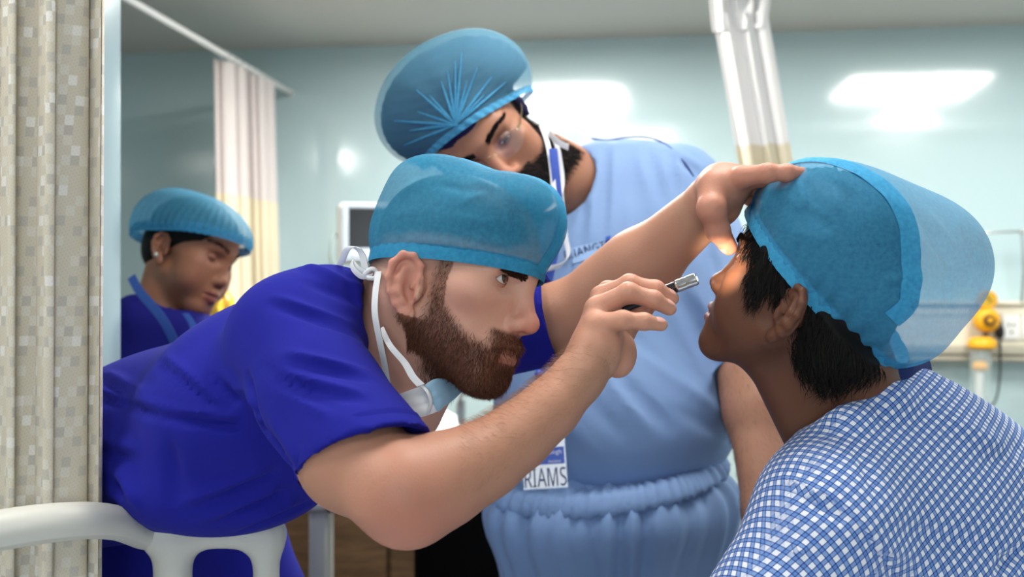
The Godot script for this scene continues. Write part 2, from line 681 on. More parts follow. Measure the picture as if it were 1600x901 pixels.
# both ears joined on, placed on the side of the head
func ears_for(at: Vector3, size: float, flare: float, lean: float) -> Array:
	var l := ear_shape(size)
	move(l, Transform3D(Basis(Vector3.UP, -flare) * Basis(Vector3.RIGHT, -lean), at))
	var r := {"v": (l.v as PackedVector3Array).duplicate(), "i": (l.i as PackedInt32Array).duplicate()}
	move(r, Transform3D(Basis.from_scale(Vector3(-1, 1, 1)), Vector3.ZERO))
	return [l, r]

# eyeball turned towards gaze (head space), with iris colour
func eye_shape(at: Vector3, gaze: Vector3, iris: Color, r := 0.0124) -> Dictionary:
	var v := PackedVector3Array()
	var ix := PackedInt32Array()
	var c := PackedColorArray()
	var angles := [0.0, 9.0, 12.0, 15.0, 20.0, 25.0, 28.0, 31.0, 36.0, 50.0, 70.0, 90.0, 120.0, 150.0, 180.0]
	var sides := 28
	for a: float in angles:
		for k in sides + 1:
			var t := TAU * k / sides
			var s := deg_to_rad(a)
			var bulge := 1.0 + (0.05 * (1.0 - a / 31.0) if a < 31.0 else 0.0)
			v.append(Vector3(sin(s) * cos(t), sin(s) * sin(t), cos(s)) * r * bulge)
			var col := Color(0.62, 0.58, 0.55)
			if a < 11.0: col = Color(0.004, 0.004, 0.004)
			elif a < 26.5: col = iris * (0.8 + 0.35 * sin(t * 9.0) * sin(t * 5.0))
			elif a < 29.0: col = iris * 0.35
			c.append(col)
	var w := sides + 1
	for s in angles.size() - 1:
		for k in sides:
			var a := s * w + k
			ix.append_array(PackedInt32Array([a, a + w, a + 1, a + 1, a + w, a + w + 1]))
	gaze = gaze.normalized()
	var x := Vector3.UP.cross(gaze).normalized()
	return move({"v": v, "i": ix, "c": c}, Transform3D(Basis(x, gaze.cross(x), gaze), at))

# lid as part of a ball round the eye; edge(a) is the height of its free edge in degrees for the azimuth a (-1..1)
func lid_shape(at: Vector3, r: float, top: bool, edge: Callable, col: Color, dark: Color, turn := 0.0) -> Dictionary:
	var v := PackedVector3Array()
	var ix := PackedInt32Array()
	var c := PackedColorArray()
	var n := 20
	var rows := 9
	for s in rows + 1:
		for k in n + 1:
			var a := -1.0 + 2.0 * k / n
			var az := deg_to_rad(a * 78.0)
			var e0: float = edge.call(a)
			var far := 72.0 if top else -72.0
			var f := maxf(0.0, (s - 1.0) / (rows - 1.0))
			var el := deg_to_rad(lerpf(e0, far, f))
			var rr := r if s > 0 else r * 0.9
			if top and s > 0: rr += 0.0005 * exp(-pow((f - 0.0) * 6.0, 2.0))
			v.append(Vector3(sin(az) * cos(el), sin(el), cos(az) * cos(el)) * rr)
			c.append(dark if s <= 1 else col)
	var w := n + 1
	for s in rows:
		for k in n:
			var a := s * w + k
			if top: ix.append_array(PackedInt32Array([a, a + w, a + 1, a + 1, a + w, a + w + 1]))
			else: ix.append_array(PackedInt32Array([a, a + 1, a + w, a + 1, a + w + 1, a + w]))
	return move({"v": v, "i": ix, "c": c}, Transform3D(Basis(Vector3.UP, turn), at))

# eyes of a head: returns {ball, lids} meshes in head space. open: degrees of the upper and lower lid edges
func eyes_for(gaze: Vector3, up: float, down: float, iris: Color, skin: Color, z := 0.068, sep := 0.032, y := 0.0) -> Dictionary:
	var balls := []
	var lids := []
	for s in [-1.0, 1.0]:
		var at := Vector3(s * sep, y, z)
		balls.append(eye_shape(at, gaze, iris))
		var upper := func(a: float) -> float: return lerpf(-4.0, up, pow(maxf(0.0, 1.0 - pow(absf(a) / 0.62, 2.2)), 0.7)) if absf(a) < 0.62 else -4.0
		var lower := func(a: float) -> float: return lerpf(-4.0, down, pow(maxf(0.0, 1.0 - pow(absf(a) / 0.62, 2.2)), 0.8)) if absf(a) < 0.62 else -4.0
		lids.append(lid_shape(at, 0.0138, true, upper, skin, skin * 0.35, s * 0.12))
		lids.append(lid_shape(at, 0.0138, false, lower, skin, skin * 0.6, s * 0.12))
	return {"balls": join(balls), "lids": join(lids)}

# points and normals spread over a mesh where want(p, n) > random
func scatter(m: Dictionary, count: int, seed_: int, want: Callable) -> Array:
	var rng := RandomNumberGenerator.new()
	rng.seed = seed_
	var v: PackedVector3Array = m.v
	var ix: PackedInt32Array = m.i
	var tri := PackedInt32Array()
	var sums := PackedFloat32Array()
	var total := 0.0
	for k in range(0, ix.size(), 3):
		var a := v[ix[k]]
		var fn := (v[ix[k + 2]] - a).cross(v[ix[k + 1]] - a)
		var mid := (a + v[ix[k + 1]] + v[ix[k + 2]]) / 3.0
		var d: float = want.call(mid, fn.normalized())
		if d > 0.0:
			total += fn.length() * d
			tri.append(k)
			sums.append(total)
	var out := []
	if tri.is_empty():
		return out
	for q in count:
		var at := sums.bsearch(rng.randf() * total)
		var k := tri[mini(at, tri.size() - 1)]
		var u := rng.randf()
		var w := rng.randf()
		if u + w > 1.0:
			u = 1.0 - u
			w = 1.0 - w
		var a := v[ix[k]]
		var b := v[ix[k + 1]]
		var c := v[ix[k + 2]]
		out.append([a + (b - a) * u + (c - a) * w, (c - a).cross(b - a).normalized(), rng.randf(), rng.randf(), rng.randf()])
	return out

# hairs grown from scatter(): flow(p, n) gives the way they lie, length and width in metres
func grow(roots: Array, flow: Callable, length: float, width: float, lift: float, dark: Color, light: Color, frizz := 0.3, eye := Vector3(0, EYE, 0)) -> Dictionary:
	var list := []
	for r: Array in roots:
		var p: Vector3 = r[0]
		var n: Vector3 = r[1]
		var dir: Vector3 = flow.call(p, n)
		dir += Vector3(float(r[2]) - 0.5, float(r[3]) - 0.5, float(r[4]) - 0.5) * frizz
		dir = (dir - n * dir.dot(n) * 0.8).normalized()
		var l := length * (0.55 + 0.7 * float(r[3]))
		var b := p + (dir * 0.5 + n * lift * 0.9) * l
		var e := p + (dir + n * lift * (0.6 + float(r[2]) * 0.5)) * l
		list.append([p - n * 0.001, b, e, width * (0.7 + 0.5 * float(r[4])), dark.lerp(light, float(r[2])), (eye - p).normalized()])
	return hairs(list)

func add_nail(person: Node3D, a: Vector3, b: Vector3, r: float, up: Vector3, m: Material) -> void:   # nail on the last joint a..b
	var y := (b - a).normalized()
	var z := (up - y * up.dot(y)).normalized()
	var at := a.lerp(b, 0.78) + z * r * 0.86
	obj("fingernail", ball(Vector3(r * 0.62, r * 0.95, r * 0.22), Vector3.ZERO, 8, 14), m, person, Transform3D(Basis(y.cross(z), y, z), at))
# ---------------------------------------------------------------- lines drawn along a surface, hems, straps
# points of the mesh met by the plane through `centre` across `axis`, going round from a0 to a1 degrees counted from `from`
func trace(m: Dictionary, centre: Vector3, axis: Vector3, from: Vector3, a0: float, a1: float, n: int, out := 0.0) -> Array:
	axis = axis.normalized()
	from = (from - axis * from.dot(axis)).normalized()
	var side := axis.cross(from)
	var sums := PackedFloat32Array()
	var counts := PackedFloat32Array()
	sums.resize(n + 1)
	counts.resize(n + 1)
	for p: Vector3 in (m.v as PackedVector3Array):
		var q := p - centre
		var h := absf(q.dot(axis))
		if h < 0.009:
			var a := rad_to_deg(atan2(q.dot(side), q.dot(from)))
			for turn: float in [0.0, 360.0, -360.0]:
				var f := (a + turn - a0) / (a1 - a0) * n
				if f > -1.0 and f < n + 1.0:
					for k in range(maxi(0, int(floor(f)) - 1), mini(n, int(floor(f)) + 2) + 1):
						var w := exp(-pow(h / 0.004, 2.0) - pow(f - k, 2.0))
						sums[k] += w * (q - axis * q.dot(axis)).length()
						counts[k] += w
	var pts := []
	var last := 0.05
	for k in n + 1:
		if counts[k] > 1e-9:
			last = sums[k] / counts[k]
		var a := deg_to_rad(lerpf(a0, a1, float(k) / n))
		pts.append(centre + (from * cos(a) + side * sin(a)) * (last + out))
	return pts

# band of cloth following pts, `wide` its direction across at each point; a little puckered
func band(pts: Array, wides: Array, th: float, pucker := 0.0, waves := 40.0) -> Dictionary:
	var v := PackedVector3Array()
	var ix := PackedInt32Array()
	var n := pts.size()
	var cols := [-0.5, -0.25, 0.0, 0.25, 0.5]
	for layer in 2:
		for s in n:
			var p: Vector3 = pts[s]
			var dir: Vector3 = ((pts[mini(s + 1, n - 1)] as Vector3) - (pts[maxi(s - 1, 0)] as Vector3)).normalized()
			var w: Vector3 = wides[mini(s, wides.size() - 1)]
			var nn := dir.cross(w).normalized()
			for c in cols.size():
				var f: float = cols[c]
				var off := th * (0.5 if layer == 0 else -0.5) * (1.0 if absf(f) < 0.4 else 0.3)
				var puck := pucker * sin(s * waves / n * TAU + c * 0.7) * (0.4 + absf(f))
				v.append(p + w * f + nn * (off + puck))
	var half := n * 5
	for s in n - 1:
		for c in 4:
			var a := s * 5 + c
			ix.append_array(PackedInt32Array([a, a + 5, a + 1, a + 1, a + 5, a + 6]))
			a += half
			ix.append_array(PackedInt32Array([a, a + 1, a + 5, a + 1, a + 6, a + 5]))
	return {"v": v, "i": ix}

func wides_of(pts: Array, across: Callable) -> Array:
	var out := []
	for p in pts:
		out.append(across.call(p))
	return out

func band_on(pts: Array, centre: Vector3, width: float, th: float, pucker := 0.0, waves := 20.0) -> Dictionary:   # lies flat on the surface it was traced on
	var w := []
	var n := pts.size()
	for s in n:
		var dir: Vector3 = (pts[mini(s + 1, n - 1)] as Vector3) - (pts[maxi(s - 1, 0)] as Vector3)
		w.append(dir.cross((pts[s] as Vector3) - centre).normalized() * width)
	return band(pts, w, th, pucker, waves)

# list of folds in sight lines: [x0, y0, x1, y1, half width mm, height mm]
func folds(m: Dictionary, list: Array, d: float) -> void:
	var l := []
	for q: Array in list:
		l.append([P(q[0], q[1], d), P(q[2], q[3], d), q[4] * 0.001, q[5] * 0.001])
	crease(m, l)

# mesh kept in a turned frame of its own, so that a woven pattern follows the garment
func framed(called: String, m: Dictionary, b: Basis, material: Material, parent: Node3D) -> MeshInstance3D:
	b = b.orthonormalized()
	m.v = Transform3D(b.transposed(), Vector3.ZERO) * (m.v as PackedVector3Array)
	return obj(called, m, material, parent, Transform3D(b, Vector3.ZERO))

# surface through rows of points, both sides, with thickness
func sheet(rows: Array, th: float) -> Dictionary:
	var v := PackedVector3Array()
	var ix := PackedInt32Array()
	var r := rows.size()
	var c: int = (rows[0] as Array).size()
	for layer in 2:
		for i in r:
			for k in c:
				var p: Vector3 = rows[i][k]
				var du: Vector3 = (rows[i][mini(k + 1, c - 1)] as Vector3) - (rows[i][maxi(k - 1, 0)] as Vector3)
				var dv: Vector3 = (rows[mini(i + 1, r - 1)][k] as Vector3) - (rows[maxi(i - 1, 0)][k] as Vector3)
				v.append(p + du.cross(dv).normalized() * th * (0.5 if layer == 0 else -0.5))
	var half := r * c
	for i in r - 1:
		for k in c - 1:
			var a := i * c + k
			ix.append_array(PackedInt32Array([a, a + c, a + 1, a + 1, a + c, a + c + 1]))
			a += half
			ix.append_array(PackedInt32Array([a, a + 1, a + c, a + 1, a + c + 1, a + c]))
	return {"v": v, "i": ix}

func Ps(list: Array) -> Array:   # [[x, y, d], ...]
	var out := []
	for q: Array in list:
		out.append(P(q[0], q[1], q[2]))
	return out

func lettering(text: String, height: float, material: Material, parent: Node3D, at: Transform3D, depth := 0.0006, font_name := "Droid Sans", called := "lettering") -> MeshInstance3D:
	var t := TextMesh.new()
	var font := SystemFont.new()
	font.font_names = PackedStringArray([font_name])
	t.font = font
	t.text = text
	t.font_size = 32
	t.pixel_size = height / 23.0
	t.depth = depth
	return obj(called, t, material, parent, at)
# ---------------------------------------------------------------- the room
var WALL := Transform3D(Basis(Vector3(0.99215, 0, 0.12505), Vector3.UP, Vector3(-0.12505, 0, 0.99215)), Vector3(0, 0, -4.27))
const CEIL := 2.45

func on_wall(px: float, py: float, off := 0.0) -> Vector3:   # in the back wall's own axes
	var a := (px - 800.0) / FOCAL
	var z0 := 4.27 - off * 0.99215
	var u := (z0 * a + off * 0.12505) / (0.99215 + 0.12505 * a)
	var d := z0 - 0.12505 * u
	return Vector3(u, EYE - (py - 450.5) / FOCAL * d, off)

func wall_box(called: String, x0: float, x1: float, y0: float, y1: float, z0: float, z1: float, m: Material, parent: Node3D, c := 0.004) -> MeshInstance3D:
	return obj(called, box_at(Vector3(x1 - x0, y1 - y0, z1 - z0), Vector3((x0 + x1) / 2, (y0 + y1) / 2, (z0 + z1) / 2), c), m, parent)

func build_light() -> void:
	var cam := Camera3D.new()
	cam.name = "camera"
	cam.position = Vector3(0, EYE, 0)
	var lens := CameraAttributesPhysical.new()
	lens.frustum_focal_length = 24.0 * FOCAL / 901.0
	lens.frustum_focus_distance = 1.07
	lens.exposure_aperture = 4.6
	lens.frustum_near = 0.05
	lens.frustum_far = 100.0
	cam.fov = rad_to_deg(2.0 * atan(901.0 / 2.0 / FOCAL))
	cam.near = 0.05
	cam.attributes = lens
	add_child(cam)
	cam.make_current()
	var we := WorldEnvironment.new()
	we.name = "world_environment"
	var e := Environment.new()
	e.background_mode = Environment.BG_COLOR
	e.background_color = Color(0.75, 0.85, 0.95)
	e.tonemap_mode = Environment.TONE_MAPPER_LINEAR
	e.tonemap_exposure = 2.8
	e.sdfgi_enabled = true
	e.ssao_enabled = true
	e.ssil_enabled = true
	we.environment = e
	add_child(we)

func lamp_panel(at: Vector3, size: Vector2, power: float, label: String, round_ := false) -> void:
	var t := thing("ceiling_light", label, "ceiling light", Transform3D(WALL.basis, at), "recessed ceiling lights")
	var frame_m := mat(Color(0.85, 0.85, 0.85), 0.4)
	var glow := mat(Color(0.9, 0.9, 0.9), 0.5)
	glow.emission_enabled = true
	glow.emission = Color(1, 0.99, 0.97)
	glow.emission_energy_multiplier = 1.0
	var hx := size.x / 2 + 0.012
	var hz := size.y / 2 + 0.012
	obj("frame", join([box_at(Vector3(hx * 2 + 0.024, 0.03, 0.024), Vector3(0, 0, hz)), box_at(Vector3(hx * 2 + 0.024, 0.03, 0.024), Vector3(0, 0, -hz)), box_at(Vector3(0.024, 0.03, hz * 2), Vector3(hx, 0, 0)), box_at(Vector3(0.024, 0.03, hz * 2), Vector3(-hx, 0, 0))]), frame_m, t)
	obj("diffuser", box_at(Vector3(size.x, 0.012, size.y), Vector3(0, 0.006, 0)), glow, t)
	var l := AreaLight3D.new()
	l.name = "panel_glow"
	l.area_size = size
	l.light_energy = power
	l.light_color = Color(1, 0.985, 0.96)
	l.area_range = 12.0
	l.shadow_enabled = true
	l.rotation_degrees.x = -90
	l.position = Vector3(0, -0.004, 0)
	t.add_child(l)

func paint_mat(c: Color, rough: float, spec: float) -> StandardMaterial3D:
	var m := mat(c, rough)
	m.metallic_specular = spec
	m.normal_enabled = true
	m.normal_texture = noise_tex(0.02, true, 1.2, 256, 2)
	m.normal_scale = 0.06
	m.uv1_triplanar = true
	m.uv1_scale = Vector3.ONE * 1.6
	return m

func build_room() -> void:
	var teal := paint_mat(srgb(190, 214, 218), 0.13, 1.0)
	teal.clearcoat_enabled = true
	teal.clearcoat = 1.0
	teal.clearcoat_roughness = 0.1
	var pale := paint_mat(srgb(150, 172, 180), 0.2, 0.7)
	var white := paint_mat(srgb(216, 216, 212), 0.85, 0.3)
	# back wall, side walls, wall behind the viewer, floor, ceiling: all with thickness
	struct("wall_back", box_at(Vector3(6.6, CEIL + 0.2, 0.15), Vector3(0, CEIL / 2, -0.075), 0.002), teal, WALL)
	struct("wall_right", box_at(Vector3(0.15, CEIL + 0.2, 7.6), Vector3(3.0, CEIL / 2, -0.6), 0.002), teal)
	struct("wall_left", box_at(Vector3(0.15, CEIL + 0.2, 7.8), Vector3(-3.0, CEIL / 2, -0.9), 0.002), teal)
	struct("wall_front", box_at(Vector3(6.6, CEIL + 0.2, 0.15), Vector3(0, CEIL / 2, 2.9), 0.002), white)
	# window in the wall behind the viewer
	var win := struct("window_1", box_at(Vector3(1.72, 1.32, 0.05), Vector3(-0.2, 1.5, 2.81), 0.006), mat(srgb(225, 225, 222), 0.5))
	var pane := mat(Color(0.8, 0.86, 0.92), 0.1)
	pane.emission_enabled = true
	pane.emission = Color(0.86, 0.93, 1.0)
	pane.emission_energy_multiplier = 0.6
	for c in [-0.405, 0.405]:
		obj("pane", box_at(Vector3(0.77, 1.2, 0.012), Vector3(-0.2 + c, 1.5, 2.782), 0.002), pane, win)
	var day := AreaLight3D.new()
	day.name = "window_daylight"
	day.area_size = Vector2(1.58, 1.2)
	day.light_energy = 1.1
	day.light_color = Color(0.93, 0.97, 1.0)
	day.area_range = 14.0
	day.shadow_enabled = true
	day.position = Vector3(-0.2, 1.5, 2.765)
	win.add_child(day)
	struct("ceiling", box_at(Vector3(6.6, 0.12, 8.2), Vector3(0, CEIL + 0.06, -0.9), 0.002), white)
	var wood := mat(srgb(128, 104, 78), 0.35)
	wood.albedo_texture = grain_tex()
	wood.uv1_triplanar = true
	wood.uv1_scale = Vector3(1.2, 1.2, 1.2)
	struct("floor", box_at(Vector3(6.6, 0.1, 8.2), Vector3(0, -0.05, -0.9), 0.002), wood)
	# end of the partition by the front curtain
	struct("wall_partition", box_at(Vector3(0.6, CEIL, 0.08), Vector3(-0.992, CEIL / 2, -1.66), 0.003), pale)
	# lights
	var y := CEIL - 0.012
	lamp_panel(Vector3(0.0, y, -3.0), Vector2(0.6, 0.6), 2.5, "square ceiling light panel nearer the middle of the back wall")
	lamp_panel(Vector3(1.84, y, -2.9), Vector2(0.7, 0.6), 1.0, "square ceiling light panel over the gas outlet panel at right")
	lamp_panel(Vector3(-0.95, y, -0.75), Vector2(0.6, 0.6), 0.36, "square ceiling light panel above the man bending over the rail")
	lamp_panel(Vector3(0.3, y, -1.3), Vector2(0.5, 0.5), 0.6, "square ceiling light panel above the man in pale blue")
	lamp_panel(Vector3(1.98, y, -1.73), Vector2(0.32, 0.32), 0.6, "small square ceiling light right of the patient")
	lamp_panel(Vector3(-2.0, y, 0.3), Vector2(0.6, 0.6), 0.12, "square ceiling light panel above the checked front curtain")
	lamp_panel(Vector3(0.1, y, 0.6), Vector2(0.6, 0.6), 0.3, "square ceiling light panel behind the foot of the bed")
	lamp_panel(Vector3(-2.3, y, -1.1), Vector2(0.24, 0.24), 0.6, "small square ceiling light beyond the partition")


func grain_tex() -> ImageTexture:
	var n := FastNoiseLite.new()
	n.seed = 3
	n.frequency = 0.02
	n.fractal_octaves = 4
	var im := Image.create(256, 256, false, Image.FORMAT_RGB8)
	for y in 256:
		for x in 256:
			var g := 0.78 + 0.22 * n.get_noise_2d(x * 0.35, y * 3.0) + 0.12 * n.get_noise_2d(x * 2.0, y * 14.0 + 90.0)
			im.set_pixel(x, y, Color(g, g * 0.97, g * 0.93))
	return ImageTexture.create_from_image(im)

# a hanging cloth: outline points (x, z) of its foot and head, folded; y from y0 to y1
func drape(head: Array, foot: Array, y0: float, y1: float, rows: int, th: float) -> Dictionary:
	var n := head.size()
	var v := PackedVector3Array()
	var t := PackedVector2Array()
	var ix := PackedInt32Array()
	for layer in 2:
		for r in rows + 1:
			var f := float(r) / rows
			var u := 0.0
			for k in n:
				var a: Vector2 = head[k]
				var b: Vector2 = foot[k]
				var p := a.lerp(b, f)
				var q0 := (head[maxi(k - 1, 0)] as Vector2).lerp(foot[maxi(k - 1, 0)], f)
				var q1 := (head[mini(k + 1, n - 1)] as Vector2).lerp(foot[mini(k + 1, n - 1)], f)
				if k: u += p.distance_to(q0)
				var nn := (q1 - q0).normalized().orthogonal() * th * (0.5 if layer == 0 else -0.5)
				v.append(Vector3(p.x + nn.x, lerpf(y1, y0, f), p.y + nn.y))
				t.append(Vector2(u, lerpf(y1, y0, f)))
	var half := n * (rows + 1)
	for r in rows:
		for k in n - 1:
			var a := r * n + k
			ix.append_array(PackedInt32Array([a, a + n, a + 1, a + 1, a + n, a + n + 1]))
			a += half
			ix.append_array(PackedInt32Array([a, a + 1, a + n, a + 1, a + n + 1, a + n]))
	return {"v": v, "t": t, "i": ix}
# ---------------------------------------------------------------- curtains, bed and equipment
func folded(x0: float, z0: float, x1: float, z1: float, n: int, waves: float, deep: float, seed_: int) -> Array:
	var out := []
	var a := Vector2(x0, z0)
	var b := Vector2(x1, z1)
	var nn := (b - a).normalized().orthogonal()
	for k in n + 1:
		var f := float(k) / n
		var w := sin(f * TAU * waves + 0.9 * sin(f * 9.0 + seed_)) * deep * (0.7 + 0.3 * sin(f * 5.0 + seed_ * 2.0))
		out.append(a.lerp(b, f) + nn * w + (b - a).normalized() * 0.4 * deep * sin(f * TAU * waves * 2.0 + seed_))
	return out

func check_cloth() -> StandardMaterial3D:   # cream cloth with a woven scatter of small grey and white squares
	var rng := RandomNumberGenerator.new()
	rng.seed = 4
	var n := 32
	var s := 8
	var im := Image.create(n * s, n * s * 2, false, Image.FORMAT_RGB8)
	for y in n * 2:
		for x in n:
			var r := rng.randf()
			var c := Color(0.80, 0.77, 0.70)
			if (x + y) % 2 == 0 and r < 0.55: c = Color(0.83, 0.81, 0.76)
			if (x * 3 + y) % 5 == 0 and r < 0.75: c = Color(0.73, 0.71, 0.67)
			if r > 0.94: c = Color(0.88, 0.87, 0.84)
			im.fill_rect(Rect2i(x * s, y * s, s, s), c)
			for q in s:
				im.set_pixel(x * s + q, y * s + (q * 3) % s, c * 0.93)
	var m := mat(Color(1, 1, 1), 0.7)
	m.albedo_texture = ImageTexture.create_from_image(im)
	m.uv1_scale = Vector3(1.0 / 0.30, 1.0 / 0.74, 1)
	m.backlight_enabled = true
	m.backlight = Color(0.3, 0.28, 0.24)
	m.rim_enabled = true
	m.rim = 0.2
	return m

func build_curtains() -> void:
	var cream := mat(srgb(222, 212, 186), 0.8)
	cream.backlight_enabled = true
	cream.backlight = Color(0.35, 0.33, 0.28)
	var net := mat(srgb(212, 204, 202), 0.85)
	net.backlight_enabled = true
	net.backlight = Color(0.4, 0.38, 0.37)
	net.normal_enabled = true
	net.normal_texture = weave_tex()
	net.uv1_scale = Vector3(14, 14, 1)
	var netw := mat(srgb(240, 238, 236), 0.9)
	netw.backlight_enabled = true
	netw.backlight = Color(0.4, 0.4, 0.4)
	# front curtain
	var fr := thing("curtain", "cream checked curtain hanging in front at the left edge", "curtain", Transform3D())
	var head := folded(-0.80, -1.13, -0.475, -1.105, 170, 6.6, 0.024, 1)
	var foot := folded(-0.80, -1.13, -0.487, -1.105, 170, 6.6, 0.030, 1)
	obj("cloth", drape(head, foot, 0.35, 2.2, 40, 0.0012), check_cloth(), fr)
	# far left curtain on its rail
	var ring_m := mat(srgb(225, 225, 225), 0.35)
	var rail_dir := Vector3(-0.12505, 0, 0.99215)
	var rail0 := P(455, 145, 4.395)
	var rail := thing("curtain_rail", "white tubular curtain rail running to the back wall above the young woman", "curtain rail", Transform3D())
	obj("tube", tube([rail0, rail0 + rail_dir * 3.9], [0.0125], 12), ring_m, rail)
	obj("wall_flange", move(lathe([Vector2(0, 0), Vector2(0.034, 0), Vector2(0.034, 0.008), Vector2(0.018, 0.018), Vector2(0.0, 0.018)], 20), Transform3D(Basis(Vector3.RIGHT, PI / 2), rail0 - rail_dir * 0.02)), ring_m, rail)
	var far := thing("curtain", "beige curtain with net top gathered on the rail behind the young woman", "curtain", Transform3D())
	var a := rail0 + rail_dir * 0.75
	var b := rail0 + rail_dir * 0.32
	var h2 := folded(a.x - 0.02, a.z, b.x + 0.03, b.z, 110, 5.0, 0.028, 3)
	var f2 := folded(a.x + 0.02, a.z + 0.02, b.x + 0.07, b.z - 0.04, 110, 5.0, 0.036, 3)
	var m1 := []
	for k in h2.size(): m1.append((h2[k] as Vector2).lerp(f2[k], 0.27))
	obj("net_top", drape(h2, m1, 1.71, 2.225, 10, 0.0015), net, far)
	obj("cloth", drape(m1, f2, 0.25, 1.715, 20, 0.002), cream, far)
	for k in 7:
		var p := a.lerp(b, (k + 0.5) / 7.0) 
		obj("ring", move(tube(ring_points(0.02), [0.0025], 8, 1.0, Vector3.ZERO, false), Transform3D(Basis(Vector3.UP, 0.1), p + Vector3(0, -0.008, 0))), ring_m, far)
	# right curtain, bunched
	var rt := thing("curtain", "white net topped curtain bunched up before the back wall at upper right", "curtain", Transform3D())
	var q0 := P(1115, 20, 2.85)
	var q1 := P(1200, 20, 2.8)
	var r0 := P(1282, 1000, 2.85)
	var r1 := P(1367, 1000, 2.8)
	var h3 := folded(q0.x, q0.z, q1.x, q1.z, 90, 3.0, 0.016, 6)
	var f3 := folded(r0.x, r0.z, r1.x, r1.z, 90, 3.0, 0.02, 6)
	var m3 := []
	for k in h3.size(): m3.append((h3[k] as Vector2).lerp(f3[k], 0.21))
	obj("net_top", drape(h3, m3, 1.77, 2.16, 10, 0.0015), netw, rt)
	obj("cloth", drape(m3, f3, 0.31, 1.775, 24, 0.002), cream, rt)
	var h4 := folded(q0.x - 0.012, q0.z, q1.x + 0.015, q1.z, 90, 4.0, 0.03, 6)
	obj("heading", drape(h4, h3, 2.11, 2.24, 3, 0.002), netw, rt)
	var rail2 := thing("curtain_rail", "white curtain rail carrying the bunched curtain at upper right", "curtain rail", Transform3D())
	obj("tube", tube([Vector3(q0.x - 0.5, 2.26, q0.z - 0.02), Vector3(q1.x + 1.9, 2.26, q1.z + 0.25)], [0.0125], 12), ring_m, rail2)
	for x in [q0.x - 0.4, q1.x + 1.2]:
		obj("hanger", tube([Vector3(x, 2.26, q0.z - 0.02 + (x - q0.x + 0.5) * 0.1), Vector3(x, CEIL, q0.z - 0.02 + (x - q0.x + 0.5) * 0.1)], [0.006], 8), ring_m, rail2)

func ring_points(r: float) -> Array:
	var out := []
	for k in 21:
		var a := TAU * k / 20
		out.append(Vector3(cos(a) * r, sin(a) * r, 0))
	return out

func build_bed() -> void:
	var t := thing("hospital_bed", "hospital bed with white moulded side rail below the man leaning over it", "bed", Transform3D())
	var plastic := mat(srgb(196, 196, 188), 0.42)
	var steel := mat(srgb(170, 172, 172), 0.35, 0.4)
	obj("frame", join([box_at(Vector3(2.3, 0.06, 0.05), Vector3(0.1, 0.48, -1.2)), box_at(Vector3(2.3, 0.06, 0.05), Vector3(0.1, 0.48, -0.42)), box_at(Vector3(0.05, 0.06, 0.8), Vector3(-1.03, 0.48, -0.81)), box_at(Vector3(0.05, 0.06, 0.8), Vector3(1.23, 0.48, -0.81))]), steel, t)
	for x in [-1.0, 1.2]:
		for z in [-1.19, -0.43]:
			obj("leg", box_at(Vector3(0.05, 0.46, 0.05), Vector3(x, 0.23, z)), steel, t)
	obj("mattress", box_at(Vector3(2.24, 0.14, 0.8), Vector3(0.1, 0.58, -0.81), 0.03), mat(srgb(205, 212, 220), 0.8), t)
	# rail: top tube and rounded uprights
	var line := spline(Ps([[-160, 862, 1.0], [0, 828, 1.03], [110, 814, 1.06], [180, 816, 1.11], [235, 834, 1.18], [330, 830, 1.21], [412, 832, 1.22]]), 40)
	obj("side_rail", tube(line, [0.0225, 0.022, 0.0205, 0.019, 0.0205, 0.02], 16), plastic, t)
	var post := Field.new(P(225, 1010, 1.27) - Vector3(0.05, 0, 0.05), P(450, 820, 1.15) + Vector3(0.05, 0.02, 0.05), 0.006)
	var u0 := P(270, 834, 1.195)
	var u1 := P(416, 836, 1.22)
	post.cap(u0, u0 + Vector3(0, -0.5, 0), 0.0235, 0.0235, 0.03)
	post.cap(u1, u1 + Vector3(0, -0.5, 0), 0.0165, 0.0165, 0.03)
	post.cap(P(240, 832, 1.18), P(418, 834, 1.22), 0.0185, 0.0185, 0.03)
	var pm := post.nets()
	obj("rail_post", pm, plastic, t)
	for u: Vector3 in [u0, u1]:
		obj("rail_stay", box_at(Vector3(0.035, 0.55, 0.02), Vector3(u.x, 0.7, u.z), 0.006), plastic, t)
	obj("rail_stay", box_at(Vector3(0.035, 0.65, 0.02), Vector3(-0.66, 0.75, -1.03), 0.006), plastic, t)
	obj("rail_base", box_at(Vector3(0.5, 0.04, 0.03), Vector3(-0.48, 0.47, -1.22), 0.008), plastic, t)

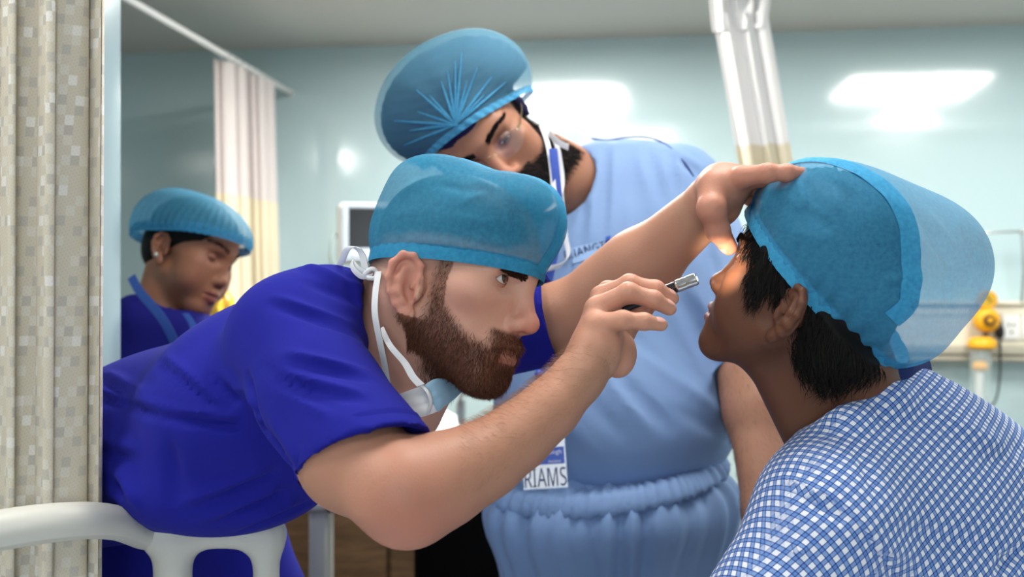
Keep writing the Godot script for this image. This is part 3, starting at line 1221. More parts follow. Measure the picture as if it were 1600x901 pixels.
func build_equipment() -> void:
	# bedside monitor on a wall arm
	var mo := thing("monitor", "white bedside monitor with dark screen on the wall behind the bearded man", "monitor", Transform3D(Basis(Vector3.UP, 0.12), P(600, 362, 3.75)))
	var white := mat(srgb(226, 224, 218), 0.45)
	var grey := mat(srgb(176, 188, 200), 0.5)
	var k := 3.75 / FOCAL
	obj("casing", box_at(Vector3(146 * k, 96 * k, 0.09), Vector3(0, -2 * k, -0.05), 0.02), white, mo)
	obj("bezel", join([box_at(Vector3(128 * k, 8 * k, 0.012), Vector3(0, 40 * k, -0.002)), box_at(Vector3(10 * k, 70 * k, 0.012), Vector3(-60 * k, 4 * k, -0.002)), box_at(Vector3(10 * k, 70 * k, 0.012), Vector3(60 * k, 4 * k, -0.002)), box_at(Vector3(128 * k, 20 * k, 0.012), Vector3(0, -36 * k, -0.002))]), grey, mo)
	var scr := mat(Color(0.012, 0.012, 0.014), 0.25)
	obj("screen", box_at(Vector3(112 * k, 62 * k, 0.006), Vector3(0, 5 * k, -0.004), 0.001), scr, mo)
	for q in 4:
		obj("button", box_at(Vector3(7 * k, 5 * k, 0.006), Vector3((-45 + 11 * q) * k, -36 * k, 0.005), 0.002), white if q < 3 else mat(srgb(220, 205, 120), 0.5), mo)
	obj("side_handle", tube(spline([Vector3(-73 * k, -5 * k, -0.05), Vector3(-80 * k, -10 * k, -0.03), Vector3(-82 * k, -45 * k, -0.03), Vector3(-74 * k, -60 * k, -0.05)], 12), [0.008], 8), mat(srgb(150, 165, 165), 0.5), mo)
	obj("wall_arm", join([box_at(Vector3(0.05, 0.05, 0.44), Vector3(0, -0.06, -0.28)), box_at(Vector3(0.12, 0.18, 0.02), Vector3(0.0, -0.06, -0.48))]), grey, mo)
	# bed head panel with sockets
	var trunk := thing("bedhead_panel", "cream bed head service panel along the wall at right", "wall panel", WALL)
	var cream := mat(srgb(226, 220, 200), 0.45)
	var lip := mat(srgb(200, 194, 176), 0.5)
	var dull := mat(srgb(176, 172, 156), 0.5)
	var t0 := on_wall(1330, 468)
	var t1 := on_wall(1590, 468)
	var yb := on_wall(1540, 562).y
	var y0 := on_wall(1540, 470).y
	wall_box("body", t0.x, 2.75, yb + 0.02, y0 - 0.015, 0.0, 0.07, cream, trunk, 0.008)
	wall_box("top_rail", t0.x - 0.01, 2.76, y0 - 0.018, y0, 0.0, 0.085, cream, trunk, 0.006)
	wall_box("groove", t0.x, 2.75, on_wall(1540, 493).y, on_wall(1540, 489).y, 0.06, 0.073, lip, trunk, 0.002)
	wall_box("equipment_rail", t0.x - 0.01, 2.76, on_wall(1540, 552).y, on_wall(1540, 537).y, 0.06, 0.09, dull, trunk, 0.005)
	wall_box("base_rail", t0.x - 0.01, 2.76, yb, yb + 0.022, 0.0, 0.08, dull, trunk, 0.004)
	for c in [[1566, 492, 1593, 530], [1597, 492, 1622, 530]]:
		var a := on_wall(c[0], c[3], 0.075)
		var b := on_wall(c[2], c[1], 0.075)
		var so := wall_box("socket", a.x, b.x, a.y, b.y, 0.068, 0.082, mat(srgb(240, 240, 238), 0.35), trunk, 0.004)
		for h in [[0.35, 0.6], [0.65, 0.6], [0.5, 0.3]]:
			wall_box("pin_hole", lerpf(a.x, b.x, h[0]) - 0.004, lerpf(a.x, b.x, h[0]) + 0.004, lerpf(a.y, b.y, h[1]) - 0.006, lerpf(a.y, b.y, h[1]) + 0.006, 0.0815, 0.0826, mat(Color(0.02, 0.02, 0.02), 0.6), so, 0.001)
	# yellow suction regulator
	var at := on_wall(1541, 500, 0.13)
	var rg := thing("suction_regulator", "yellow suction regulator with gauge and jar plugged into the bed head panel", "regulator", Transform3D(WALL.basis, WALL * at))
	var yel := mat(srgb(238, 172, 20), 0.4)
	var px := 4.0 / FOCAL
	var turnz := Basis(Vector3.RIGHT, PI / 2)
	obj("housing", move(lathe([Vector2(0, -0.03), Vector2(17 * px, -0.03), Vector2(18 * px, -0.02), Vector2(18 * px, 0.02), Vector2(14 * px, 0.032), Vector2(9 * px, 0.032), Vector2(0, 0.032)], 28), Transform3D(turnz, Vector3.ZERO)), yel, rg)
	obj("knob", move(lathe([Vector2(0, 0.03), Vector2(9 * px, 0.03), Vector2(8 * px, 0.05), Vector2(5 * px, 0.05), Vector2(5 * px, 0.04), Vector2(0, 0.04)], 20), Transform3D(turnz, Vector3.ZERO)), mat(srgb(96, 66, 30), 0.4), rg)
	obj("knob_cap", move(lathe([Vector2(0, 0.04), Vector2(4 * px, 0.04), Vector2(4 * px, 0.052), Vector2(0, 0.053)], 16), Transform3D(turnz, Vector3.ZERO)), yel, rg)
	var ga := obj("gauge", move(lathe([Vector2(0, -0.012), Vector2(14 * px, -0.012), Vector2(14.5 * px, 0), Vector2(14 * px, 0.012), Vector2(11.5 * px, 0.013), Vector2(11.5 * px, 0.009), Vector2(0, 0.009)], 28), Transform3D(turnz, Vector3(1 * px, 31 * px, 0.0))), yel, rg)
	obj("dial", move(lathe([Vector2(0, 0.0105), Vector2(11 * px, 0.0105), Vector2(11 * px, 0.009)], 24), Transform3D(turnz, Vector3(1 * px, 31 * px, 0.0))), mat(srgb(196, 160, 50), 0.4), ga)
	obj("needle", box_at(Vector3(2 * px, 13 * px, 0.002), Vector3(2 * px, 33 * px, 0.012), 0.0005, Basis(Vector3.BACK, 0.7)), mat(srgb(60, 50, 20), 0.5), ga)
	for st in [[0, 17, 1, 22], [0, -17, -3, -28]]:
		obj("stem", tube([Vector3(st[0] * px, st[1] * px, 0), Vector3(st[2] * px, st[3] * px, 0)], [4 * px], 10), mat(srgb(70, 62, 50), 0.4), rg)
	obj("lid", move(lathe([Vector2(0, 12 * px), Vector2(13 * px, 11 * px), Vector2(20 * px, 6 * px), Vector2(21 * px, -3 * px), Vector2(18 * px, -6 * px), Vector2(0, -6 * px)], 28), Transform3D(Basis.IDENTITY, Vector3(-6 * px, -37 * px, 0))), yel, rg)
	obj("collar", move(lathe([Vector2(0, 6 * px), Vector2(8 * px, 6 * px), Vector2(12 * px, 0), Vector2(10 * px, -7 * px), Vector2(0, -7 * px)], 24), Transform3D(Basis.IDENTITY, Vector3(-9 * px, -69 * px, 0))), yel, rg)
	var glass := mat(Color(0.86, 0.92, 0.92, 0.25), 0.08)
	glass.transparency = BaseMaterial3D.TRANSPARENCY_ALPHA
	obj("jar", move(lathe([Vector2(15 * px, -45 * px), Vector2(16 * px, -60 * px), Vector2(16 * px, -125 * px), Vector2(12 * px, -132 * px), Vector2(0, -133 * px)], 28), Transform3D(Basis.IDENTITY, Vector3(-8 * px, 0, 0))), glass, rg)
	obj("inner_tube", tube([Vector3(-10 * px, -76 * px, 0), Vector3(-10 * px, -124 * px, 0)], [6 * px], 12), mat(srgb(222, 226, 224), 0.4), rg)
	obj("mount", box_at(Vector3(10 * px, 10 * px, 0.07), Vector3(0, 0, -0.045), 0.003), mat(srgb(190, 190, 186), 0.4), rg)
	# black plug and its cord
	var pl := thing("power_plug", "black plug with hanging cord in the white socket", "plug", Transform3D(WALL.basis, WALL * on_wall(1562, 518, 0.10)))
	obj("body", move(lathe([Vector2(0, 18 * px), Vector2(3 * px, 17 * px), Vector2(5 * px, 8 * px), Vector2(7 * px, 0), Vector2(6 * px, -7 * px), Vector2(3 * px, -10 * px), Vector2(0, -10 * px)], 16), Transform3D()), mat(Color(0.02, 0.02, 0.022), 0.5), pl)
	obj("pin_block", box_at(Vector3(9 * px, 12 * px, 0.03), Vector3(2 * px, 2 * px, -0.012), 0.004), mat(Color(0.02, 0.02, 0.022), 0.5), pl)
	obj("cord", tube(spline([Vector3(0, -9 * px, 0), Vector3(1 * px, -40 * px, 0), Vector3(-1 * px, -80 * px, 0), Vector3(-6 * px, -105 * px, 0), Vector3(-14 * px, -122 * px, -0.01), Vector3(-20 * px, -170 * px, -0.03)], 30), [0.0042], 8), mat(Color(0.05, 0.06, 0.06), 0.5), pl)
	# metal bracket above
	var br := thing("infusion_hook", "thin chrome hook arm on the wall above the yellow regulator", "hook", Transform3D(WALL.basis, WALL * on_wall(1597, 362, 0.12)))
	var chrome := mat(srgb(200, 200, 200), 0.2, 0.9)
	obj("arm", tube(spline([Vector3(-64 * px, -18 * px, 0), Vector3(-58 * px, -10 * px, 0), Vector3(-54 * px, -2 * px, 0), Vector3(-30 * px, 0, 0), Vector3(0, 1 * px, 0)], 20), [0.0045], 8), chrome, br)
	obj("post", tube([Vector3(0, 1 * px, 0), Vector3(3 * px, -60 * px, 0.0), Vector3(5 * px, -108 * px, -0.04)], [0.006], 8), chrome, br)
	obj("joint", ball(Vector3.ONE * 0.011, Vector3.ZERO, 8, 12), chrome, br)
	# wooden cupboard and other things behind the bearded man
	var wood := mat(srgb(124, 96, 66), 0.6)
	wood.albedo_texture = grain_tex()
	wood.uv1_triplanar = true
	wood.uv1_scale = Vector3(2, 2, 2)
	var cb := thing("cupboard", "low brown wooden bedside cupboard behind the bearded man's elbow", "cupboard", Transform3D(Basis(Vector3.UP, 0.1), Vector3(-0.42, 0, -3.3)))
	obj("body", box_at(Vector3(0.84, 0.82, 0.42), Vector3(0, 0.41, 0), 0.006), wood, cb)
	obj("top", box_at(Vector3(0.88, 0.03, 0.46), Vector3(0, 0.835, 0), 0.006), wood, cb)
	for s in [-1, 1]:
		obj("door", box_at(Vector3(0.40, 0.74, 0.02), Vector3(s * 0.207, 0.41, 0.222), 0.004), wood, cb)
	var fr := thing("bed_table", "grey painted tubular table frame standing before the brown cupboard", "table", Transform3D(Basis(Vector3.UP, 0.15), P(497, 800, 2.35) * Vector3(1, 0, 1)))
	var greym := mat(srgb(188, 192, 188), 0.4)
	var top := 1.35 - 345.0 / FOCAL * 2.35
	obj("leg", box_at(Vector3(0.042, top, 0.03), Vector3(0, top / 2, 0), 0.006), greym, fr)
	obj("leg", box_at(Vector3(0.042, top, 0.03), Vector3(0, top / 2, -0.45), 0.006), greym, fr)
	obj("top_bar", box_at(Vector3(0.12, 0.025, 0.5), Vector3(0.02, top + 0.012, -0.22), 0.006), greym, fr)
	obj("corner_knob", ball(Vector3(0.012, 0.01, 0.012), Vector3(0.03, top + 0.01, 0.045), 8, 12), mat(srgb(90, 90, 84), 0.4), fr)
	obj("foot_bar", box_at(Vector3(0.05, 0.03, 0.6), Vector3(0, 0.016, -0.22), 0.006), greym, fr)
	var bk := thing("storage_bin", "tall black bin beside the brown cupboard behind the forearm", "bin", Transform3D(Basis(Vector3.UP, 0.05), P(722, 800, 2.5) * Vector3(1, 0, 1)))
	var black := mat(Color(0.03, 0.03, 0.032), 0.8)
	black.metallic_specular = 0.15
	obj("body", move(box(Vector3(0.235, 0.80, 0.3), 0.02), Transform3D(Basis.IDENTITY, Vector3(0.0, 0.402, 0))), black, bk)
	obj("lid", box_at(Vector3(0.245, 0.05, 0.31), Vector3(0.0, 0.825, 0), 0.02), black, bk)
	var cl := thing("folded_cloth", "crumpled white cloth lying on the brown cupboard behind the face mask", "cloth", Transform3D(Basis.IDENTITY, Vector3(-0.27, 0.85, -3.2)))
	var cf := Field.new(Vector3(-0.2, -0.0, -0.13), Vector3(0.2, 0.2, 0.13), 0.012)
	cf.ell(Vector3(-0.03, 0.035, 0), Vector3(0.13, 0.075, 0.09), 0.03)
	cf.ell(Vector3(0.07, 0.02, 0), Vector3(0.09, 0.04, 0.09), 0.03)
	cf.ell(Vector3(-0.05, 0.085, 0), Vector3(0.05, 0.03, 0.07), 0.04)
	cf.trim(Vector3(0, 0.002, 0), Vector3(0, -1, 0), 0.4)
	var cm := cf.nets()
	smooth(cm, 1)
	obj("cloth", cm, mat(srgb(228, 228, 226), 0.85), cl)
	var hk := thing("drip_stand", "chrome drip stand with a bent hook beside the white cloth", "drip stand", Transform3D(Basis.IDENTITY, P(722, 660, 2.9) * Vector3(1, 0, 1)))
	var yb2 := EYE - 158.0 / FOCAL * 2.9
	obj("pole", tube([Vector3(0, 0.05, 0), Vector3(0, yb2 - 0.03, 0)], [0.011], 12), chrome, hk)
	obj("hook", tube(spline([Vector3(-0.008, yb2 - 0.1, 0.015), Vector3(-0.012, yb2 - 0.05, 0.015), Vector3(0.004, yb2 - 0.005, 0.015), Vector3(0.014, yb2 + 0.01, 0.015)], 14), [0.006], 8), chrome, hk)
	obj("hook_tip", ball(Vector3.ONE * 0.009, Vector3(0.014, yb2 + 0.012, 0.015), 8, 12), chrome, hk)
	for q in 4:
		obj("foot", tube([Vector3(0, 0.06, 0), Vector3(cos(q * PI / 2 + 0.4) * 0.2, 0.02, sin(q * PI / 2 + 0.4) * 0.2)], [0.011], 8), chrome, hk)
	# yellow bag behind the young woman
	var yb3 := thing("waste_bag", "yellow plastic bag hanging on the beige curtain side behind the young woman's chin", "bag", Transform3D(Basis.IDENTITY, P(342, 480, 2.6)))
	var bf := Field.new(Vector3(-0.1, -0.45, -0.1), Vector3(0.12, 0.12, 0.1), 0.012)
	bf.ell(Vector3(0, -0.05, 0), Vector3(0.045, 0.10, 0.05), 0.04)
	bf.ell(Vector3(0.0, -0.25, 0), Vector3(0.08, 0.17, 0.07), 0.05)
	var bm := bf.nets()
	displace(bm, func(p: Vector3, n: Vector3) -> float: return 0.008 * sin(atan2(p.x, p.z) * 7.0 + p.y * 12.0))
	obj("bag", bm, mat(srgb(226, 178, 30), 0.35), yb3)
	obj("stand", join([tube([Vector3(0, -EYE + 0.02 + 30.0 / FOCAL * 2.6, -0.09), Vector3(0, 0.02, -0.09)], [0.012], 10), box_at(Vector3(0.3, 0.02, 0.3), Vector3(0, -EYE + 0.012 + 30.0 / FOCAL * 2.6, -0.04), 0.006), tube([Vector3(0, 0.02, -0.09), Vector3(0, 0.01, 0.0)], [0.006], 8)]), mat(srgb(150, 150, 150), 0.4, 0.5), yb3)
# ---------------------------------------------------------------- shared by the four people
func cloth_mat(c: Color, rough := 0.85, weave := 0.25, sheen := 0.15) -> StandardMaterial3D:
	var m := mat(c, rough)
	m.metallic_specular = 0.3
	m.normal_enabled = true
	m.normal_texture = weave_tex()
	m.normal_scale = weave
	m.uv1_triplanar = true
	m.uv1_scale = Vector3.ONE * 9.0
	m.rim_enabled = true
	m.rim = sheen
	m.rim_tint = 0.6
	return m

var weave_cache: ImageTexture
func weave_tex() -> ImageTexture:
	if weave_cache:
		return weave_cache
	var n := FastNoiseLite.new()
	n.seed = 11
	n.frequency = 0.035
	n.fractal_octaves = 3
	var im := Image.create(256, 256, false, Image.FORMAT_RGB8)
	for y in 256:
		for x in 256:
			var g := 0.5 + 0.3 * n.get_noise_2d(x, y) + 0.08 * sin(x * TAU / 4.0) * sin(y * TAU / 4.0)
			im.set_pixel(x, y, Color(g, g, g))
	im.bump_map_to_normal_map(3.0)
	weave_cache = ImageTexture.create_from_image(im)
	return weave_cache

# thin non-woven cap cloth: lets some of what is under it show
var mottle_cache: ImageTexture
func cap_mat(c: Color, alpha := 0.8) -> StandardMaterial3D:
	if mottle_cache == null:
		var n := FastNoiseLite.new()
		n.seed = 5
		n.frequency = 0.05
		n.fractal_octaves = 4
		var im := Image.create(256, 256, false, Image.FORMAT_RGBA8)
		for y in 256:
			for x in 256:
				var g := clampf(0.5 + 0.7 * n.get_noise_2d(x, y), 0.0, 1.0)
				im.set_pixel(x, y, Color(0.78 + 0.22 * g, 0.85 + 0.15 * g, 0.90 + 0.10 * g, 0.93 + 0.07 * g))
		mottle_cache = ImageTexture.create_from_image(im)
	var m := mat(Color(c, alpha), 0.75)
	m.albedo_texture = mottle_cache
	m.uv1_triplanar = true
	m.uv1_scale = Vector3.ONE * 11.0
	m.transparency = BaseMaterial3D.TRANSPARENCY_ALPHA
	m.cull_mode = BaseMaterial3D.CULL_DISABLED
	m.backlight_enabled = true
	m.backlight = Color(0.5, 0.55, 0.6)
	m.metallic_specular = 0.3
	return m

func skin_mat() -> StandardMaterial3D:
	var m := vmat(0.52)
	m.metallic_specular = 0.42
	m.subsurf_scatter_enabled = true
	m.subsurf_scatter_strength = 0.12
	m.normal_enabled = true
	m.normal_texture = noise_tex(0.09, true, 3.0, 256, 3)
	m.normal_scale = 0.22
	m.uv1_triplanar = true
	m.uv1_scale = Vector3.ONE * 14.0
	return m

func eye_mat() -> StandardMaterial3D:
	var m := vmat(0.08)
	m.clearcoat_enabled = true
	m.clearcoat = 0.6
	m.clearcoat_roughness = 0.04
	return m

func hair_mat() -> StandardMaterial3D:
	var m := vmat(0.6)
	m.metallic_specular = 0.25
	m.cull_mode = BaseMaterial3D.CULL_DISABLED
	return m

func nz(p: Vector3, f: float) -> float:
	return noise_a.get_noise_3d(p.x * f, p.y * f, p.z * f)

func finger(f: Field, pts: Array, rads: Array) -> void:
	f.chain(pts, rads, 0.004)
	for i in range(1, pts.size() - 1):   # knuckle
		f.ell(pts[i], Vector3.ONE * (float(rads[i]) * 1.06), 0.004)

func brow_hairs(head: Transform3D, m: Dictionary, dark: Color, side: float, y0: float, count: int, arch := 0.006, reach := 0.055) -> Dictionary:
	var hi := head.affine_inverse()
	var roots := scatter(m, count, 21, func(p: Vector3, n: Vector3) -> float:
		var q := hi * p
		if q.z < 0.05 or q.x * side < 0.011 or q.x * side > reach: return 0.0
		var f := (q.x * side - 0.011) / 0.044
		var mid := y0 + arch * sin(f * PI * 0.75)
		return 1.0 if absf(q.y - mid) < 0.0042 * (1.0 - f * 0.55) else 0.0)
	return grow(roots, func(p: Vector3, n: Vector3) -> Vector3: return head.basis * Vector3(side, 0.35, -0.3), 0.009, 0.00028, 0.25, dark, dark * 1.5, 0.35)

func add_eyes(person: Node3D, head: Transform3D, gaze: Vector3, up: float, down: float, iris: Color, skin: Color, mats: Array, z := 0.068) -> void:
	for s in [1.0, -1.0]:
		var at := Vector3(s * 0.032, 0, z)
		var e := obj("eye", move(eye_shape(at, gaze, iris), head), mats[0], person)
		for top in [true, false]:
			var edge := func(a: float) -> float: return lerpf(-4.0, up if top else down, pow(maxf(0.0, 1.0 - pow(absf(a) / 0.62, 2.2)), 0.7)) if absf(a) < 0.62 else -4.0
			obj("eyelid", move(lid_shape(at, 0.0138, top, edge, skin, skin * (0.3 if top else 0.6), s * 0.12), head), mats[1], e)

# ---------------------------------------------------------------- the man with the penlight
func build_examiner() -> void:
	var who := thing("person", "bearded man in royal blue scrubs and turquoise cap bending forward to shine a penlight", "person", Transform3D())
	var skin := skin_mat()
	var ht := Transform3D(Basis.from_euler(Vector3(deg_to_rad(13), deg_to_rad(62), deg_to_rad(-11))), P(713, 422, 1.085))
	var hi := ht.affine_inverse()
	# joints
	var sr := P(449, 527, 1.06)
	var mr := P(551, 714, 0.945)
	var er := P(624, 766, 0.905)
	var wr := P(903, 590, 1.0)
	var sl := P(640, 545, 1.36)
	var el := P(925, 484, 1.30)
	var wl := P(1118, 312, 1.15)
	var nb := P(588, 585, 1.19)     # root of the neck
	# head
	var head := head_shape({"cell": 0.0023, "crown": 0.010, "nose_out": -0.003, "brow": -0.010, "neck": [[Vector3(0, -0.035, -0.045), hi * nb, 0.058, 0.066], [Vector3(0, -0.08, 0.01), hi * P(640, 640, 1.16), 0.036, 0.04]],
		"lo": Vector3(-0.12, -0.26, -0.2), "hi": Vector3(0.12, 0.125, 0.14)})
	var face := join([head] + ears_for(Vector3(0.076, -0.036, -0.005), 1.05, 0.38, 0.24))
	var beard := func(p: Vector3) -> float:
		if p.z < -0.014 or p.y < -0.15: return 0.0
		var line := lerpf(-0.014, -0.069, clampf(p.z / 0.066, 0.0, 1.0))
		var b := smoothstep(line + 0.008, line - 0.010, p.y)
		if p.z < 0.034: b = maxf(b, smoothstep(0.03, 0.0, p.y) * 0.7)
		if absf(p.x) < 0.038 and p.z > 0.07:
			b = maxf(b, smoothstep(-0.049, -0.054, p.y) * smoothstep(0.037, 0.026, absf(p.x)))
			if absf(p.x) < 0.019 and p.y < -0.070 and p.y > -0.085: b *= 0.25
		if p.y < -0.1: b *= smoothstep(-0.150, -0.125, p.y) * smoothstep(-0.005, 0.03, p.z)
		if p.y > -0.065: b *= smoothstep(0.008, 0.024, p.z)
		return b
	var tone := func(p: Vector3, n: Vector3) -> Color:
		var c := lin(214, 167, 146).lerp(lin(196, 136, 116), clampf(0.4 + 0.9 * nz(p, 90.0), 0, 1) * 0.5)
		var red := exp(-pow((p - Vector3(0, -0.036, 0.108)).length() / 0.02, 2.0)) + 0.55 * exp(-pow((Vector3(absf(p.x), p.y, p.z) - Vector3(0.05, -0.025, 0.055)).length() / 0.025, 2.0))
		red += 0.8 * smoothstep(0.068, 0.078, absf(p.x)) * (1.0 if p.z < 0.01 and p.y > -0.07 else 0.0)
		c = c.lerp(lin(188, 104, 88), clampf(red, 0, 1) * 0.6)
		if absf(p.x) < 0.024 and p.z > 0.086 and p.y < -0.0645 and p.y > -0.087: c = c.lerp(lin(138, 78, 66), 0.6)
		var stub := smoothstep(0.0, 0.025, p.y) * smoothstep(-0.02, -0.04, p.z)
		stub = maxf(stub, smoothstep(-0.105, -0.05, p.y) * smoothstep(-0.045, -0.075, p.z))
		stub = maxf(stub, smoothstep(0.022, 0.036, p.y) * smoothstep(0.088, 0.07, p.z) * 1.3)
		c = c.lerp(lin(70, 52, 44), clampf(stub, 0, 1) * 0.8)
		c = c.lerp(lin(34, 26, 24), smoothstep(0.020, 0.032, p.y - 0.17 * p.z) * smoothstep(0.094, 0.080, p.z))
		return c.lerp(lin(84, 44, 30), (beard.call(p) as float) * 0.8)
	paint(face, tone)
	move(face, ht)
	# right arm and hand with the light
	var arm := Field.new(Vector3(-0.36, 1.04, -1.2), Vector3(0.12, 1.42, -0.8), 0.0045)
	arm.cap(sr, mr, 0.054, 0.0505, 0.02)
	arm.cap(mr, er, 0.0505, 0.043, 0.02)
	arm.chain([er, P(652, 768, 0.915), P(700, 745, 0.93), P(760, 716, 0.95), P(812, 679, 0.97), P(860, 637, 0.985), wr, P(930, 555, 1.01)], [0.042, 0.0425, 0.0405, 0.0350, 0.0300, 0.0258, 0.0225, 0.022], 0.02)
	for z in [-0.012, 0.012]:
		arm.chain([P(812, 679, 0.97) + Vector3(0, 0, z), P(860, 637, 0.985) + Vector3(0, 0, z), wr + Vector3(0, 0, z), P(930, 555, 1.01) + Vector3(0, 0, z)], [0.028, 0.0245, 0.0215, 0.021], 0.012)
	arm.cap(P(632, 806, 0.905), P(624, 776, 0.90), 0.021, 0.032, 0.03)
	var am := arm.nets()
	smooth(am, 2)
	var hand := Field.new(P(850, 660, 1.14) - Vector3(0.0, 0.01, 0), P(1080, 410, 0.93) + Vector3(0.01, 0.0, 0.02), 0.0023)
	for z in [-0.012, 0.012]:
		hand.chain([P(880, 617, 0.993) + Vector3(0, 0, z), wr + Vector3(0, 0, z), P(925, 548, 1.01) + Vector3(0, 0, z)], [0.0222, 0.0212, 0.021], 0.012)
	hand.chain([P(918, 560, 1.005), P(932, 506, 0.998)], [0.019, 0.0125], 0.012)
	hand.chain([P(918, 560, 1.01), P(932, 482, 1.014)], [0.019, 0.0125], 0.012)
	hand.chain([P(918, 560, 1.02), P(940, 464, 1.036)], [0.019, 0.0125], 0.012)
	hand.chain([P(920, 560, 1.03), P(950, 456, 1.06)], [0.019, 0.0125], 0.012)
	hand.ell(P(944, 548, 0.998), Vector3(0.017, 0.028, 0.015), 0.014)
	hand.ell(P(965, 552, 1.045), Vector3(0.021, 0.027, 0.019), 0.014)
	hand.ell(P(945, 520, 1.03), Vector3(0.018, 0.02, 0.03), 0.014)
	finger(hand, [P(932, 506, 0.998), P(973, 500, 0.984), P(1006, 502, 0.984), P(1033, 507, 0.988)], [0.0118, 0.0094, 0.0083, 0.0070])
	finger(hand, [P(932, 482, 1.014), P(982, 457, 1.0), P(1021, 468, 1.0), P(1046, 482, 1.006)], [0.0122, 0.0102, 0.0092, 0.0078])
	finger(hand, [P(940, 464, 1.036), P(984, 444, 1.026), P(1024, 452, 1.024), P(1050, 466, 1.03)], [0.0122, 0.0102, 0.0092, 0.0078])
	finger(hand, [P(950, 456, 1.06), P(992, 450, 1.075), P(1022, 458, 1.07), P(1042, 468, 1.062)], [0.012, 0.010, 0.009, 0.0076])
	finger(hand, [P(935, 565, 1.04), P(972, 520, 1.07), P(1000, 488, 1.075), P(1020, 470, 1.062)], [0.018, 0.0132, 0.0116, 0.009])
	var hm := hand.nets()
	smooth(hm, 1)
	# left arm and hand at the patient's brow
	var arml := Field.new(Vector3(-0.12, 1.2, -1.46), Vector3(0.32, 1.56, -1.02), 0.0045)
	arml.cap(sl, el, 0.056, 0.047, 0.02)
	arml.cap(el, el.lerp(wl, 0.4), 0.047, 0.046, 0.03)
	arml.cap(el.lerp(wl, 0.2), wl, 0.048, 0.031, 0.03)
	var alm := arml.nets()
	smooth(alm, 2)
	var hl := Field.new(P(1040, 410, 1.25) - Vector3(0.02, 0.01, 0.03), P(1275, 235, 1.0) + Vector3(0.05, 0.02, 0), 0.0023)
	hl.cap(el.lerp(wl, 0.82), wl, 0.0335, 0.031, 0.01)
	hl.cap(wl, P(1135, 290, 1.135), 0.031, 0.022, 0.012)
	for q in [[1160, 276, 1.10], [1166, 278, 1.125], [1168, 282, 1.15], [1164, 288, 1.17]]:
		hl.cap(P(1128, 292, 1.135), P(q[0], q[1], q[2]), 0.022, 0.0125, 0.014)
	hl.ell(P(1118, 305, 1.115), Vector3(0.017, 0.026, 0.018), 0.014)
	finger(hl, [P(1160, 276, 1.10), P(1200, 270, 1.075), P(1230, 270, 1.07), P(1252, 271, 1.075)], [0.0125, 0.0102, 0.009, 0.0075])
	finger(hl, [P(1166, 278, 1.125), P(1206, 280, 1.11), P(1233, 288, 1.10), P(1250, 294, 1.10)], [0.0125, 0.0102, 0.009, 0.0075])
	finger(hl, [P(1168, 284, 1.15), P(1194, 300, 1.14), P(1210, 314, 1.135), P(1224, 322, 1.13)], [0.0122, 0.0098, 0.0088, 0.0073])
	finger(hl, [P(1160, 290, 1.17), P(1172, 308, 1.17), P(1184, 320, 1.165), P(1200, 326, 1.16)], [0.0115, 0.009, 0.0078, 0.0066])
	finger(hl, [P(1116, 292, 1.12), P(1112, 326, 1.10), P(1122, 360, 1.11), P(1139, 386, 1.13)], [0.0195, 0.0160, 0.0132, 0.0100])
	var hlm := hl.nets()
	smooth(hlm, 1)
	var arm_tone := func(p: Vector3, n: Vector3) -> Color:
		var c := lin(184, 138, 114).lerp(lin(170, 116, 95), clampf(0.5 + 1.2 * nz(p, 60.0), 0, 1) * 0.55)
		c = c.lerp(lin(196, 120, 104), 0.55 * exp(-pow((p - er - Vector3(0.01, -0.03, 0.03)).length() / 0.05, 2.0)))
		return c
	for m in [am, alm]: paint(m, arm_tone)
	for m in [hm, hlm]:
		paint(m, func(p: Vector3, n: Vector3) -> Color:
			var c := lin(200, 146, 122).lerp(lin(176, 106, 90), clampf(0.35 + 1.3 * nz(p, 110.0), 0, 1) * 0.6)
			return (arm_tone.call(p, n) as Color).lerp(c, smoothstep(0.015, 0.075, minf(p.distance_to(wr), p.distance_to(wl)))))
	obj("body", join([face, am, hm, alm, hlm]), skin, who)
	var fur := scatter(am, 3500, 12, func(p: Vector3, n: Vector3) -> float: return 1.0 if p.x > er.x + 0.06 and n.y > -0.1 else 0.0)
	obj("arm_hair", grow(fur, func(p: Vector3, n: Vector3) -> Vector3: return Vector3(-0.6, -0.4, 0.2), 0.011, 0.00007, 0.45, lin(120, 84, 60), lin(190, 150, 116), 0.9), hair_mat(), who).set_meta("kind", "stuff")
	# nails
	var nail := mat(srgb(214, 160, 146), 0.3)
	add_nail(who, P(1006, 502, 0.984), P(1033, 507, 0.988), 0.0070, Vector3(0.1, 0.8, 0.6), nail)
	add_nail(who, P(1021, 468, 1.0), P(1046, 482, 1.006), 0.0078, Vector3(0.5, 0.8, 0.4), nail)
	add_nail(who, P(1024, 452, 1.024), P(1050, 466, 1.03), 0.0078, Vector3(0.5, 0.8, 0.4), nail)
	add_nail(who, P(1122, 360, 1.11), P(1139, 386, 1.13), 0.0100, Vector3(-0.8, 0.0, 0.6), nail)
	# eyes, brows, beard
	add_eyes(who, ht, Vector3(0.0, 0.28, 1), 25, -19, Color(0.045, 0.022, 0.012), lin(186, 132, 112), [eye_mat(), skin])
	var hm2 := hair_mat()
	for s in [1.0, -1.0]:
		obj("eyebrow", brow_hairs(ht, face, lin(40, 26, 20), s, 0.0085, 800, 0.002, 0.041), hm2, who).set_meta("kind", "stuff")
	var roots := scatter(face, 17000, 5, func(p: Vector3, n: Vector3) -> float:
		var q := hi * p
		var b: float = beard.call(q)
		return b * (1.0 + 1.4 * smoothstep(-0.04, -0.09, q.y)) * clampf(0.75 + 1.2 * nz(p, 70.0), 0.15, 1.3))
